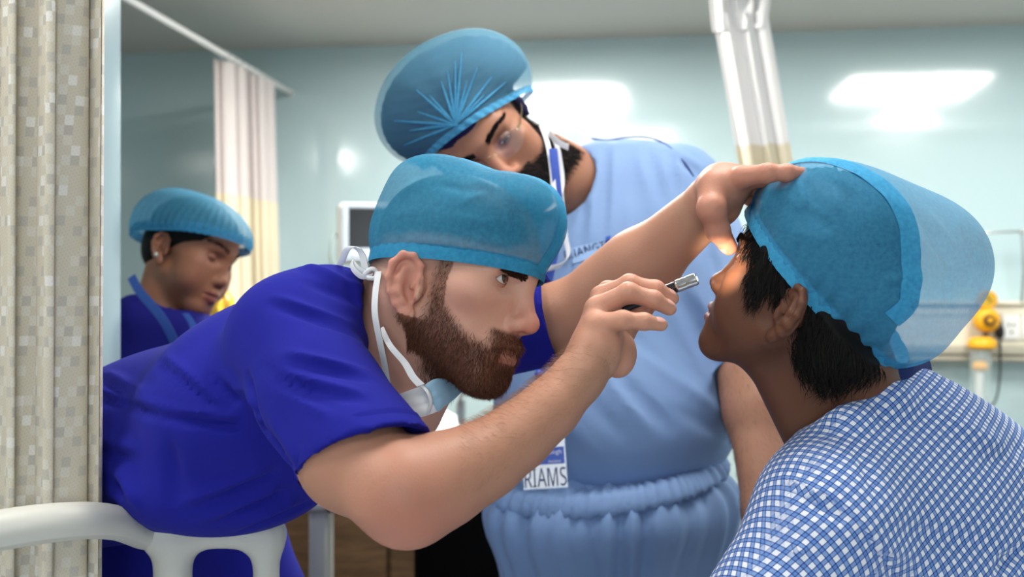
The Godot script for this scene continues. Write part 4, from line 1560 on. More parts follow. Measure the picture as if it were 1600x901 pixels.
	obj("beard", grow(roots, func(p: Vector3, n: Vector3) -> Vector3:
		var q := hi * p
		if q.y > -0.066 and q.z > 0.07: return ht.basis * Vector3(signf(q.x) * 0.8, -1.0, 0.35)
		return ht.basis * Vector3(q.x * 3.0, -1.0, 0.35), 0.0078, 0.00014, 0.4, lin(38, 22, 16), lin(106, 66, 46), 1.0), hm2, who).set_meta("kind", "stuff")
	# shirt
	var f := Field.new(Vector3(-0.86, 0.78, -1.62), Vector3(0.14, 1.46, -0.82), 0.0052)
	f.ell(P(60, 752, 1.37), Vector3(0.17, 0.120, 0.16), 0.05, false, Basis(Vector3.BACK, 0.3))
	f.ell(P(235, 692, 1.29), Vector3(0.21, 0.120, 0.15), 0.05, false, Basis(Vector3.BACK, 0.42))
	f.ell(P(405, 625, 1.2), Vector3(0.15, 0.120, 0.165), 0.05, false, Basis(Vector3.BACK, 0.42))
	f.ell(P(480, 610, 1.22), Vector3(0.12, 0.125, 0.16), 0.04)
	f.ell(P(340, 752, 1.20), Vector3(0.122, 0.062, 0.13), 0.05, false, Basis(Vector3.BACK, -0.06))
	f.ell(P(245, 752, 1.28), Vector3(0.10, 0.050, 0.11), 0.05)
	f.cap(sr + Vector3(0.01, 0.0, -0.03), sl, 0.068, 0.07, 0.04)
	f.cap(P(520, 490, 1.1), P(600, 500, 1.26), 0.055, 0.055, 0.04)
	var cuff := sr.lerp(er, 0.74)
	f.cap(sr, P(500, 617, 1.0), 0.067, 0.064, 0.03)
	f.cap(P(500, 617, 1.0), mr.lerp(er, 0.6), 0.065, 0.067, 0.02)
	f.cap(sl, sl.lerp(el, 0.85), 0.068, 0.064, 0.03)
	f.trim(P(553, 718, 0.93), Vector3(0.30, -0.80, 0.45), 0.15)
	f.cap(mr.lerp(er, 0.1), mr.lerp(er, 0.8), 0.0545, 0.058, 0.003, true)
	var cuffl := sl.lerp(el, 0.80)
	f.trim(cuffl, el - sl, 0.10)
	f.cap(sl.lerp(el, 0.7), el, 0.055, 0.058, 0.003, true)
	# neck opening, a V at the front
	f.cap(nb + Vector3(0.0, 0.02, 0.0), nb.lerp(ht.origin, 0.8), 0.070, 0.085, 0.008, true)
	f.cap(P(600, 600, 1.19), P(660, 660, 1.16), 0.05, 0.03, 0.01, true)
	var sm := f.nets()
	smooth(sm, 1)
	folds(sm, EXAMINER_FOLDS, 1.1)
	displace(sm, func(p: Vector3, n: Vector3) -> float: return 0.003 * nz(p, 12.0) - 0.0045 * pow(1.0 - absf(nz(p * Vector3(0.7, 1.5, 0.8) + Vector3(p.y * 0.5, 0, 0), 16.0)), 9.0) - 0.0016 * pow(1.0 - absf(nz(p + Vector3(3, 0, 0), 34.0)), 8.0))
	var blue := cloth_mat(srgb(24, 27, 136))
	var cn := Vector3(0.30, -0.80, 0.45).normalized()
	var cc := mr - cn * 0.004
	var cuff_line := trace(sm, cc, cn, Vector3(1, 0, 0), 0, 360, 70, 0.0018)
	var cln := (el - sl).normalized()
	var cuffl_line := trace(sm, sl.lerp(el, 0.80) - cln * 0.012, cln, Vector3(0, 1, 0), 0, 360, 60, 0.0018)
	var shirt := obj("shirt", sm, blue, who)
	obj("cuff", band(cuff_line, [cn * 0.020], 0.0022, 0.0003, 11.0), blue, shirt)
	obj("cuff", band(cuffl_line, [cln * 0.022], 0.0022, 0.0003, 9.0), blue, shirt)
	# trousers and shoes behind the bed rail
	var g := Field.new(Vector3(-0.86, 0.04, -1.72), Vector3(-0.22, 1.16, -1.16), 0.009)
	g.ell(P(130, 760, 1.42), Vector3(0.17, 0.13, 0.16), 0.05)
	g.cap(P(210, 800, 1.36), P(225, 1000, 1.36), 0.098, 0.09, 0.05)
	g.cap(P(225, 1000, 1.36), Vector3(-0.55, 0.1, -1.40), 0.09, 0.058, 0.03)
	g.cap(P(330, 800, 1.48), P(385, 960, 1.46), 0.10, 0.092, 0.04)
	g.cap(P(385, 960, 1.46), Vector3(-0.42, 0.1, -1.52), 0.09, 0.058, 0.03)
	var gm := g.nets()
	smooth(gm, 1)
	obj("trousers", gm, blue, who)
	for q: Vector3 in [Vector3(-0.55, 0, -1.40), Vector3(-0.42, 0, -1.52)]:
		obj("shoe", join([box_at(Vector3(0.28, 0.03, 0.1), q + Vector3(0.05, 0.016, 0), 0.01), ball(Vector3(0.12, 0.055, 0.048), q + Vector3(0.04, 0.045, 0))]), mat(srgb(210, 210, 208), 0.5), who)
	# cap with hem and centre seam
	var cf := Field.new(Vector3(-0.13, -0.05, -0.15), Vector3(0.13, 0.17, 0.15), 0.003)
	cf.ell(Vector3(0, 0.030, -0.010), Vector3(0.087, 0.086, 0.107), 0.01)
	cf.ell(Vector3(0, 0.075, 0.06), Vector3(0.062, 0.045, 0.05), 0.04)
	cf.ell(Vector3(0, 0.085, -0.05), Vector3(0.06, 0.035, 0.05), 0.04)
	var cm := cf.nets()
	smooth(cm, 1)
	var rc := Vector3(0, 0.004, 0)
	var rn := Vector3(0, 1, -0.17)
	displace(cm, func(p: Vector3, n: Vector3) -> float:
		var e := (p - rc).dot(rn)
		return 0.003 * nz(p, 18.0) - 0.002 * pow(1.0 - absf(nz(p, 24.0)), 8.0) + 0.0016 * absf(nz(p * Vector3(1, 3, 1), 30.0)) + 0.0006 * exp(-maxf(e, 0.0) * 40.0) * sin(atan2(p.x, p.z) * 34.0 + 3.0 * nz(p, 20.0)))
	move(cm, ht)
	folds(cm, [[640, 372, 760, 392, 5, 1.6], [650, 385, 790, 405, 5, -1.6], [700, 340, 790, 350, 6, 1.6], [735, 372, 835, 392, 5, 1.4], [625, 300, 655, 285, 8, 2.2], [690, 290, 752, 300, 6, -2.0], [745, 283, 775, 296, 5, 2.6], [760, 300, 720, 318, 5, 1.8], [800, 330, 838, 372, 5, -1.4], [610, 340, 650, 330, 7, 1.5]], 1.06)
	var cloth := cap_mat(srgb(66, 158, 194), 0.68)
	var thick := cap_mat(srgb(66, 168, 210), 0.82)
	var up := (ht.basis * rn).normalized()
	var hem := trace(cm, ht * rc, up, ht.basis.z, 0, 360, 90, 0.0022)
	var seam := trace(cm, ht * Vector3(0, 0.02, 0), ht.basis.x, ht.basis.z, 0, -120, 40, 0.001)
	drop(cm, func(p: Vector3) -> bool: return (p - ht * rc).dot(up) < 0.0)
	var cap := obj("cap", cm, cloth, who)
	obj("hem", band(hem, [up * 0.016], 0.0016, 0.0003, 45.0), thick, cap)
	obj("seam", band_on(seam, ht * Vector3(0.03, 0.02, 0), 0.015, 0.0016, 0.0003, 14.0), thick, cap)
	# mask pulled under the chin
	var white := mat(srgb(226, 228, 230), 0.8)
	var pale := mat(srgb(150, 190, 215), 0.8)
	white.normal_enabled = true
	white.normal_texture = weave_tex()
	white.normal_scale = 0.2
	white.uv1_triplanar = true
	white.uv1_scale = Vector3.ONE * 20.0
	var top := spline(Ps([[607, 616, 1.095], [622, 616, 1.07], [645, 608, 1.045], [668, 600, 1.035]]), 14)
	var bot := spline(Ps([[610, 622, 1.09], [628, 642, 1.06], [655, 651, 1.035], [686, 641, 1.03]]), 14)
	var rows := []
	for k in 8:
		var row := []
		for q in 15: row.append((top[q] as Vector3).lerp(bot[q], k / 7.0) + Vector3(0, 0, 0.0018 * sin(k * 2.4)))
		rows.append(row)
	var mask := obj("face_mask", sheet(rows, 0.002), white, who)
	var top2 := spline(Ps([[662, 603, 1.03], [680, 592, 1.035], [705, 594, 1.06], [728, 602, 1.10]]), 14)
	var bot2 := spline(Ps([[684, 643, 1.028], [694, 634, 1.035], [710, 622, 1.06], [728, 604, 1.10]]), 14)
	rows = []
	for k in 8:
		var row := []
		for q in 15: row.append((top2[q] as Vector3).lerp(bot2[q], k / 7.0) + Vector3(0, 0, 0.0022 * sin(k * 2.4)))
		rows.append(row)
	obj("outer_layer", sheet(rows, 0.002), pale, mask)
	obj("fold_edge", tube(spline(Ps([[655, 599, 1.028], [668, 612, 1.022], [673, 628, 1.024], [668, 645, 1.03]]), 16), [0.0022], 8), white, mask)
	obj("strap", strap(spline(Ps([[592, 424, 1.055], [587, 455, 1.04], [586, 490, 1.035], [593, 530, 1.04], [601, 570, 1.055], [608, 617, 1.085]]), 30), [Vector3(0.007, 0, 0.004)], 0.0012), white, mask)
	obj("strap", strap(spline(Ps([[596, 512, 1.05], [610, 540, 1.035], [632, 566, 1.03], [645, 588, 1.025], [658, 602, 1.022]]), 30), [Vector3(0.005, 0.003, 0.002), Vector3(0.008, 0.003, 0)], 0.0012), white, mask)
	obj("strap_bow", join([
		strap(spline(Ps([[508, 434, 1.12], [530, 415, 1.10], [542, 390, 1.085], [555, 386, 1.08], [566, 398, 1.08], [572, 424, 1.08], [580, 432, 1.07]]), 30), [Vector3(0.008, -0.001, 0.004)], 0.0012),
		strap(spline(Ps([[578, 428, 1.068], [560, 420, 1.07], [550, 408, 1.075], [552, 420, 1.07], [566, 432, 1.066], [582, 430, 1.064]]), 24), [Vector3(0.003, 0.005, 0.003)], 0.0012),
		tube(spline(Ps([[570, 428, 1.066], [580, 420, 1.062], [588, 424, 1.064], [586, 434, 1.062], [574, 434, 1.064]]), 20), [0.0028], 8)]), white, mask)

const EXAMINER_FOLDS := [
	[426, 473, 562, 522, 6, -5.1], [430, 462, 560, 508, 6, 5.1], [451, 562, 580, 593, 5.1, -6], [450, 548, 572, 578, 6, 5.1],
	[433, 593, 571, 628, 5.1, -5.1], [430, 582, 570, 612, 6, 4.2], [406, 571, 560, 660, 6.8, -5.1], [440, 608, 590, 680, 7.6, 4.2],
	[384, 590, 406, 668, 6, -10.2], [406, 668, 464, 748, 6, -11.9], [420, 650, 478, 735, 7.6, 5.1],
	[473, 412, 531, 440, 7.6, 6.8], [480, 440, 560, 470, 6.8, -5.1], [500, 420, 575, 455, 6, 4.2], [540, 440, 585, 520, 6.8, -5.1],
	[138, 613, 257, 651, 6, -8.5], [257, 651, 409, 672, 5.1, -10.2], [140, 603, 260, 640, 6.8, 6], [265, 640, 400, 660, 6, 5.1],
	[242, 560, 348, 647, 6, -6.8], [255, 555, 360, 640, 6.8, 5.1], [151, 586, 212, 628, 6.8, -6.8], [165, 580, 235, 618, 6.8, 5.1],
	[330, 590, 390, 650, 6, -6.8], [345, 585, 400, 640, 6, 5.1],
	[288, 802, 450, 734, 6, -6.8], [280, 788, 450, 718, 7.6, 5.1], [340, 817, 473, 760, 6, -7.6], [320, 812, 470, 748, 6.8, 5.1], [378, 832, 499, 783, 6, -6.8], [370, 824, 490, 772, 6.8, 5.1],
	[140, 700, 204, 719, 7.6, -6.8], [140, 682, 215, 700, 7.6, 6], [160, 740, 190, 775, 8.5, -8.5], [185, 735, 215, 790, 8.5, 7.6], [140, 735, 185, 750, 7.6, 5.1], [265, 690, 275, 800, 11.9, -6.8]]

func build_penlight() -> void:
	var tip := P(1089, 435, 1.028)
	var rear := P(972, 481, 1.048)
	var dir := (tip - rear).normalized()
	var l := rear.distance_to(tip)
	var side := dir.cross(Vector3.UP).normalized()
	var t := thing("penlight", "lit pen torch with black barrel and chrome head held in the bearded man's fingers", "torch", Transform3D(Basis(side, dir, side.cross(dir)), rear))
	var chrome := mat(srgb(205, 205, 205), 0.16, 0.95)
	var black := mat(Color(0.012, 0.012, 0.013), 0.3)
	obj("barrel", lathe([Vector2(0, 0), Vector2(0.005, 0.0), Vector2(0.0062, 0.002), Vector2(0.0062, l - 0.024), Vector2(0.0, l - 0.024)], 24), black, t)
	obj("head", lathe([Vector2(0.0, l - 0.024), Vector2(0.0066, l - 0.024), Vector2(0.0068, l - 0.022), Vector2(0.0068, l - 0.013), Vector2(0.0064, l - 0.012), Vector2(0.0068, l - 0.011), Vector2(0.0068, l - 0.001), Vector2(0.0060, l), Vector2(0.0054, l - 0.001), Vector2(0.0, l - 0.004)], 28), chrome, t)
	var glow := mat(Color(1, 1, 1), 0.2)
	glow.emission_enabled = true
	glow.emission = Color(1, 0.95, 0.85)
	glow.emission_energy_multiplier = 2.0
	obj("bulb", lathe([Vector2(0.0, l - 0.0035), Vector2(0.0048, l - 0.0035), Vector2(0.0044, l - 0.001), Vector2(0.002, l + 0.0005), Vector2(0, l + 0.0008)], 20), glow, t)
	var s := SpotLight3D.new()
	s.name = "beam"
	s.light_energy = 0.032
	s.light_color = Color(1, 0.93, 0.8)
	s.spot_angle = 20
	s.spot_range = 8
	s.spot_angle_attenuation = 0.6
	s.light_size = 0.004
	s.shadow_enabled = true
	s.position = Vector3(0, l + 0.003, 0)
	t.add_child(s)
	s.look_at_from_position(tip + dir * 0.003, P(1142, 408, 1.15))
# ---------------------------------------------------------------- the standing man in pale blue
func frame_of(up: Vector3, fwd: Vector3, at: Vector3) -> Transform3D:
	var z := fwd.normalized()
	var y := (up - z * up.dot(z)).normalized()
	return Transform3D(Basis(y.cross(z), y, z), at)

func build_observer() -> void:
	var who := thing("person", "standing bearded man in pale blue scrubs, glasses and a hair net over a dark turban", "person", Transform3D())
	var skin := skin_mat()
	var ht := Transform3D(Basis.from_euler(Vector3(deg_to_rad(24), deg_to_rad(6), deg_to_rad(47))) * Basis.from_scale(Vector3(1.13, 1.05, 1.05)), Vector3.ZERO)
	ht.origin = P(764, 242, 1.595) - ht.basis * Vector3(0, 0, 0.078)
	var hi := ht.affine_inverse()
	var nb := P(868, 285, 1.78)
	var head := head_shape({"cell": 0.0028, "jaw": 1.12, "nose": 1.2, "cheek": 0.004, "neck": [[Vector3(0, -0.03, -0.04), hi * nb, 0.062, 0.072]],
		"lo": Vector3(-0.16, -0.26, -0.16), "hi": Vector3(0.12, 0.125, 0.14)})
	var face := head
	var beard := func(p: Vector3) -> float:
		if p.z < -0.035 or p.y < -0.138: return 0.0
		var line := lerpf(-0.012, -0.058, clampf(p.z / 0.075, 0.0, 1.0))
		var b := smoothstep(line + 0.006, line - 0.006, p.y)
		if p.z < 0.024: b = maxf(b, smoothstep(0.045, 0.02, p.y) * smoothstep(-0.035, -0.022, p.z))
		if absf(p.x) < 0.036 and p.z > 0.075:
			b = maxf(b, smoothstep(-0.048, -0.052, p.y))
			if absf(p.x) < 0.02 and p.y < -0.069 and p.y > -0.086: b *= 0.1
		return b
	paint(face, func(p: Vector3, n: Vector3) -> Color:
		var c := lin(172, 122, 96).lerp(lin(140, 92, 72), clampf(0.5 + nz(p, 80.0), 0, 1) * 0.5)
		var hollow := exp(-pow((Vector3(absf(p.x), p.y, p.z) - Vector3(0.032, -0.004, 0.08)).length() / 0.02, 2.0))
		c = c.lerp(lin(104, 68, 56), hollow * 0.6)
		c = c.lerp(lin(180, 112, 92), exp(-pow((p - Vector3(0, -0.036, 0.108)).length() / 0.018, 2.0)) * 0.5)
		if absf(p.x) < 0.022 and p.z > 0.086 and p.y < -0.068 and p.y > -0.087: c = c.lerp(lin(128, 72, 68), 0.8)
		return c.lerp(lin(22, 18, 18), (beard.call(p) as float) * 0.92))
	move(face, ht)
	# left arm hangs behind the patient, right arm behind the back
	var sl := P(1062, 300, 1.78)
	var el := P(1178, 560, 1.66)
	var wl := P(1195, 800, 1.50)
	var arm := Field.new(Vector3(0.15, 0.85, -1.95), Vector3(0.52, 1.56, -1.35), 0.006)
	arm.cap(sl, el, 0.065, 0.055, 0.02)
	arm.cap(el, el.lerp(wl, 0.35), 0.056, 0.054, 0.03)
	arm.cap(el.lerp(wl, 0.2), wl, 0.055, 0.034, 0.03)
	arm.cap(wl, wl + Vector3(0, -0.07, 0.02), 0.032, 0.03, 0.02)
	for q in 4:
		arm.chain([wl + Vector3(-0.025 + 0.018 * q, -0.07, 0.02), wl + Vector3(-0.03 + 0.02 * q, -0.12, 0.03), wl + Vector3(-0.03 + 0.02 * q, -0.15, 0.02)], [0.011, 0.009, 0.007], 0.006)
	arm.chain([wl + Vector3(-0.03, -0.02, 0.02), wl + Vector3(-0.055, -0.07, 0.04), wl + Vector3(-0.055, -0.1, 0.045)], [0.014, 0.011, 0.008], 0.006)
	var am := arm.nets()
	smooth(am, 2)
	var sr := P(770, 350, 1.92)
	var er := P(742, 520, 2.04)
	var wr := P(860, 640, 2.04)
	var armr := Field.new(Vector3(-0.22, 1.0, -2.2), Vector3(0.2, 1.5, -1.8), 0.009)
	armr.cap(er.lerp(sr, 0.4), er, 0.055, 0.05, 0.02)
	armr.cap(er, wr, 0.05, 0.034, 0.02)
	armr.cap(wr, wr + Vector3(0.08, -0.03, 0), 0.03, 0.03, 0.02)
	armr.cap(wr + Vector3(0.08, -0.03, 0), wr + Vector3(0.15, -0.05, 0), 0.012, 0.009, 0.01)
	var arm2 := armr.nets()
	smooth(arm2, 1)
	for m in [am, arm2]:
		paint(m, func(p: Vector3, n: Vector3) -> Color: return lin(162, 118, 96).lerp(lin(128, 86, 68), clampf(0.5 + 1.2 * nz(p, 50.0), 0, 1) * 0.6))
	obj("body", join([face, am, arm2]), skin, who)
	add_eyes(who, ht, Vector3(0.15, -0.35, 1), 9, -16, Color(0.02, 0.011, 0.007), lin(122, 82, 66), [eye_mat(), skin])
	var hm := hair_mat()
	for s in [1.0, -1.0]:
		obj("eyebrow", brow_hairs(ht, face, lin(14, 12, 12), s, 0.02, 700), hm, who).set_meta("kind", "stuff")
	var roots := scatter(face, 12000, 6, func(p: Vector3, n: Vector3) -> float: return (beard.call(hi * p) as float) * (1.0 + 1.5 * smoothstep(-0.04, -0.1, (hi * p).y)))
	obj("beard", grow(roots, func(p: Vector3, n: Vector3) -> Vector3:
		var q := hi * p
		if q.y > -0.066 and q.z > 0.07: return ht.basis * Vector3(signf(q.x) * 1.0, -0.9, 0.4)
		return ht.basis * Vector3(q.x * 4.0, -1.0, 0.3), 0.013, 0.0003, 0.45, lin(9, 8, 9), lin(52, 47, 46), 0.9), hm, who).set_meta("kind", "stuff")
	# hair-thin arm hair
	var ar := scatter(am, 3500, 8, func(p: Vector3, n: Vector3) -> float: return 1.0 if p.y < el.y + 0.06 else 0.0)
	obj("arm_hair", grow(ar, func(p: Vector3, n: Vector3) -> Vector3: return Vector3(0.4, -1, 0.1), 0.014, 0.00011, 0.2, lin(44, 32, 26), lin(70, 50, 40), 0.7), hm, who).set_meta("kind", "stuff")
	# tunic
	var f := Field.new(Vector3(-0.24, 0.84, -2.06), Vector3(0.52, 1.68, -1.46), 0.0075)
	f.cap(sl, sl.lerp(el, 1.06), 0.080, 0.074, 0.04)
	f.trim(sl.lerp(el, 1.0), el - sl, 0.13)
	var tilt := Basis(Vector3.BACK, -0.06)
	f.ell(P(962, 640, 1.77), Vector3(0.228, 0.175, 0.185), 0.06, false, tilt)
	f.ell(P(958, 480, 1.80), Vector3(0.215, 0.20, 0.155), 0.08, false, tilt)
	f.ell(P(950, 370, 1.82), Vector3(0.20, 0.14, 0.125), 0.06, false, Basis(Vector3.BACK, 0.15))
	f.cap(P(985, 285, 1.82), P(1050, 292, 1.80), 0.078, 0.076, 0.05)
	f.cap(P(930, 300, 1.82), P(790, 350, 1.90), 0.085, 0.08, 0.05)
	f.cap(sr, sr.lerp(er, 0.62), 0.078, 0.074, 0.04)
	f.cap(P(928, 268, 1.82), P(985, 285, 1.82), 0.060, 0.078, 0.03)
	f.cap(nb + Vector3(0.0, 0.005, 0.02), nb.lerp(ht.origin, 0.8), 0.070, 0.085, 0.01, true)
	f.cap(P(866, 300, 1.70), P(858, 400, 1.64), 0.05, 0.02, 0.012, true)
	var sm := f.nets()
	smooth(sm, 1)
	folds(sm, OBSERVER_FOLDS, 1.65)
	displace(sm, func(p: Vector3, n: Vector3) -> float: return 0.004 * nz(p, 9.0) - 0.005 * pow(1.0 - absf(nz(p * Vector3(1.2, 0.7, 1.0) + Vector3(0, p.x * 0.6, 0), 11.0)), 9.0) + 0.001 * nz(p, 30.0))
	var blue := cloth_mat(srgb(122, 150, 192), 0.62, 0.25, 0.1)
	var tunic := obj("tunic", sm, blue, who)
	var bins := bins_of(sm)
	var piping := []
	for q in [[924, 216], [948, 219], [975, 215], [1005, 214], [1030, 220], [1050, 233], [1068, 252], [1084, 276]]:
		piping.append(onto(sm, P(q[0], q[1], 1.7), bins))
	obj("shoulder_seam", tube(spline(piping, 40), [0.0016], 6), cloth_mat(srgb(38, 58, 112)), tunic)
	# trousers with a gathered waist
	var g := Field.new(Vector3(-0.2, 0.06, -2.06), Vector3(0.48, 1.08, -1.5), 0.010)
	g.ell(P(958, 790, 1.77), Vector3(0.232, 0.10, 0.185), 0.05, false, Basis(Vector3.BACK, 0.08))
	g.cap(P(900, 860, 1.77), Vector3(0.07, 0.12, -1.78), 0.135, 0.085, 0.08)
	g.cap(P(1020, 860, 1.77), Vector3(0.32, 0.12, -1.78), 0.135, 0.085, 0.08)
	var tm := g.nets()
	smooth(tm, 1)
	var mid := Vector3(0.19, 0.98, -1.77)
	displace(tm, func(p: Vector3, n: Vector3) -> float:
		var a := atan2(p.x - mid.x, p.z - mid.z)
		return 0.006 * (sin(a * 17.0 + 2.0 * sin(a * 5.0)) + 0.6 * sin(a * 29.0)) * smoothstep(0.55, 0.95, p.y))
	obj("trousers", tm, blue, who)
	# gathered waistband
	var w := Field.new(Vector3(-0.16, 0.86, -2.04), Vector3(0.48, 1.12, -1.5), 0.006)
	w.ell(P(958, 775, 1.77), Vector3(0.229, 0.13, 0.184), 0.01, false, Basis(Vector3.BACK, 0.08))
	var wn := Vector3(-0.15, 1.0, 0.12).normalized()
	var wc := P(958, 786, 1.60)
	w.trim(wc + wn * 0.018, wn, 0.6)
	w.trim(wc - wn * 0.018, -wn, 0.6)
	var wm := w.nets()
	smooth(wm, 1)
	displace(wm, func(p: Vector3, n: Vector3) -> float:
		var a := atan2(p.x - mid.x, p.z - mid.z)
		return 0.0030 * sin(a * 70.0 + 3.0 * sin(a * 9.0)) + 0.003 * cos((p - wc).dot(wn) / 0.018 * 1.4))
	obj("waistband", wm, blue, who)
	for x in [0.07, 0.32]:
		obj("shoe", join([box_at(Vector3(0.1, 0.03, 0.27), Vector3(x, 0.016, -1.73), 0.01), ball(Vector3(0.05, 0.055, 0.11), Vector3(x, 0.045, -1.74))]), mat(srgb(40, 38, 36), 0.5), who)
	# turban and hair net
	var cf := Field.new(Vector3(-0.34, 1.4, -1.94), Vector3(0.12, 1.92, -1.42), 0.004)
	var ax := Basis(Vector3.BACK, deg_to_rad(33))
	cf.ell(P(702, 157, 1.69), Vector3(0.140, 0.104, 0.135), 0.02, false, ax)
	cf.ell(P(752, 136, 1.69), Vector3(0.082, 0.074, 0.115), 0.05, false, ax)
	cf.ell(ht * Vector3(0, 0.056, -0.006), Vector3(0.090, 0.072, 0.112), 0.03, false, ht.basis)
	var cm := cf.nets()
	smooth(cm, 1)
	var tf := Field.new(Vector3(-0.34, 1.4, -1.94), Vector3(0.12, 1.92, -1.42), 0.005)
	tf.ell(P(705, 160, 1.69), Vector3(0.132, 0.096, 0.127), 0.02, false, ax)
	tf.ell(P(758, 140, 1.69), Vector3(0.076, 0.070, 0.106), 0.05, false, ax)
	tf.ell(ht * Vector3(0, 0.050, -0.006), Vector3(0.086, 0.070, 0.106), 0.03, false, ht.basis)
	tf.trim(ht * Vector3(0, 0.036, 0), ht.basis * Vector3(0, -1, 0.16), 0.3)
	for s in [-1.0, 1.0]:
		tf.ell(ht * Vector3(s * 0.074, 0.012, -0.022), Vector3(0.012, 0.040, 0.026), 0.015, false, ht.basis.orthonormalized())
	var turb := tf.nets()
	smooth(turb, 1)
	displace(turb, func(p: Vector3, n: Vector3) -> float: return 0.0011 * sin((p - ht.origin).dot(ht.basis * Vector3(0.35, 1, 0.1)) * 380.0))
	obj("turban", turb, cloth_mat(srgb(36, 30, 72), 0.85), who)
	var rl := P(644, 266, 1.67)
	var rm := P(722, 198, 1.555)
	var rr0 := P(826, 142, 1.68)
	var rim0 := (rl + rr0) * 0.5
	var rn := (rm - rl).cross(rr0 - rl).normalized()
	if rn.y > 0.0: rn = -rn
	var knot := onto(cm, P(712, 196, 1.58))
	displace(cm, func(p: Vector3, n: Vector3) -> float:
		var q := p - knot
		var a := atan2(q.dot(ax.y), q.dot(ax.x))
		var near := exp(-q.length() * 11.0)
		return 0.004 * near * (pow(absf(sin(a * 6.0 + 1.5 * nz(p, 8.0))), 3.0) - 0.25) + 0.0025 * nz(p, 35.0))
	var hem := trace(cm, rim0, rn, ax.x, 0, 360, 120, 0.001)
	var net := cap_mat(srgb(120, 190, 215), 0.42)
	var thick := cap_mat(srgb(96, 182, 222), 0.75)
	var pleats := []
	for q in [[712, 98], [746, 108], [768, 122], [690, 128], [672, 150], [654, 176], [640, 205], [730, 128], [652, 142], [790, 130], [632, 228], [700, 112], [722, 84], [664, 200], [756, 150], [618, 190], [738, 160]]:
		var e := onto(cm, P(q[0], q[1], 1.6))
		var line := []
		for k in 15:
			line.append(onto(cm, knot.lerp(e, k / 14.0 + 0.01)) + Vector3(-0.0004, 0.0006, 0.0028))
		pleats.append(tube(line, [0.0012, 0.0022, 0.0016, 0.0005], 6, 0.4, Vector3(0, 0, 1)))
	drop(cm, func(p: Vector3) -> bool: return (p - rim0).dot(rn) > 0.0)
	var cap := obj("hair_net", cm, net, who)
	for m: Dictionary in pleats:
		obj("pleat", m, thick, cap)
	obj("hem", band(hem, [rn * 0.012], 0.0016, 0.0022, 40.0), thick, cap)
	obj("knot", ball(Vector3(0.005, 0.004, 0.003), knot + Vector3(0, 0, 0.002), 8, 10), thick, cap)
	# rimless glasses
	var gold := mat(srgb(205, 185, 140), 0.2, 0.9)
	var lens := mat(Color(0.9, 0.9, 0.92, 0.04), 0.03)
	lens.transparency = BaseMaterial3D.TRANSPARENCY_ALPHA
	lens.metallic_specular = 0.4
	var gl := Node3D.new()
	gl.name = "glasses"
	who.add_child(gl)
	for s in [-1.0, 1.0]:
		var ring := []
		for k in 33:
			var a := TAU * k / 32
			ring.append(ht * Vector3(s * 0.033 + 0.0255 * cos(a) * (1.0 - 0.05 * sin(a)), -0.006 + 0.018 * sin(a), 0.0945 - 0.004 * absf(cos(a)) - (0.006 if cos(a) * s > 0 else 0.0) * cos(a) * s))
		obj("rim", tube(ring, [0.0007], 6), lens, gl)
		var rr := []
		for q in [0.02, 1.0]:
			var row := []
			for k in 33: row.append((ht * Vector3(s * 0.033, -0.006, 0.094)).lerp(ring[k], q))
			rr.append(row)
		obj("lens", sheet(rr, 0.0012), lens, gl)
		obj("hinge", join([tube([ht * Vector3(s * 0.056, 0.0, 0.086), ht * Vector3(s * 0.066, 0.001, 0.079)], [0.0014], 8), ball(Vector3.ONE * 0.002, ht * Vector3(s * 0.056, 0, 0.0865), 6, 8)]), gold, gl)
		obj("temple", tube([ht * Vector3(s * 0.066, 0.001, 0.079), ht * Vector3(s * 0.078, 0.004, 0.03), ht * Vector3(s * 0.080, 0.004, -0.02)], [0.0012], 8), gold, gl)
		obj("nose_pad", ball(Vector3(0.002, 0.004, 0.002), ht * Vector3(s * 0.0085, -0.006, 0.096), 6, 10), gold, gl)
	obj("bridge", tube(spline([ht * Vector3(-0.0095, -0.001, 0.0955), ht * Vector3(0, 0.003, 0.099), ht * Vector3(0.0095, -0.001, 0.0955)], 10), [0.0011], 8), gold, gl)
	# loosened mask straps and lanyard
	var white := mat(srgb(228, 230, 234), 0.8)
	var deep := mat(srgb(50, 80, 170), 0.7)
	obj("mask_strap", strap(spline(Ps([[846, 196, 1.62], [856, 225, 1.60], [862, 262, 1.58], [866, 300, 1.57], [872, 325, 1.57]]), 24), [Vector3(0.008, 0, 0.002)], 0.0012), white, who)
	obj("mask_strap", strap(spline(Ps([[850, 200, 1.63], [868, 222, 1.61], [876, 258, 1.60], [878, 290, 1.59], [868, 318, 1.57], [854, 330, 1.56]]), 24), [Vector3(0.008, 0, 0.002)], 0.0012), white, who)
	obj("mask_strap", strap(spline(Ps([[858, 208, 1.62], [872, 222, 1.60], [888, 230, 1.59]]), 12), [Vector3(0.001, 0.010, 0.002)], 0.0012), white, who)
	obj("mask_strap", strap(spline(Ps([[876, 290, 1.60], [879, 330, 1.60], [884, 372, 1.59], [888, 398, 1.58], [876, 414, 1.575], [852, 420, 1.57]]), 30), [Vector3(0.009, 0.002, 0.002), Vector3(0.004, 0.010, 0.002)], 0.0012), white, who)
	obj("lanyard", strap(spline(Ps([[864, 232, 1.585], [868, 268, 1.575], [872, 310, 1.57], [874, 350, 1.575], [866, 395, 1.575], [852, 470, 1.575], [846, 580, 1.575]]), 30), [Vector3(0.014, 0, 0.002)], 0.001), deep, who)
	# pocket with a name sewn on
	var pk := Transform3D(Basis(Vector3.BACK, 0.12) * Basis(Vector3.UP, -0.08), onto(sm, P(945, 398, 1.6)) + Vector3(0, 0, 0.004))
	var edge := mat(srgb(40, 84, 176), 0.7)
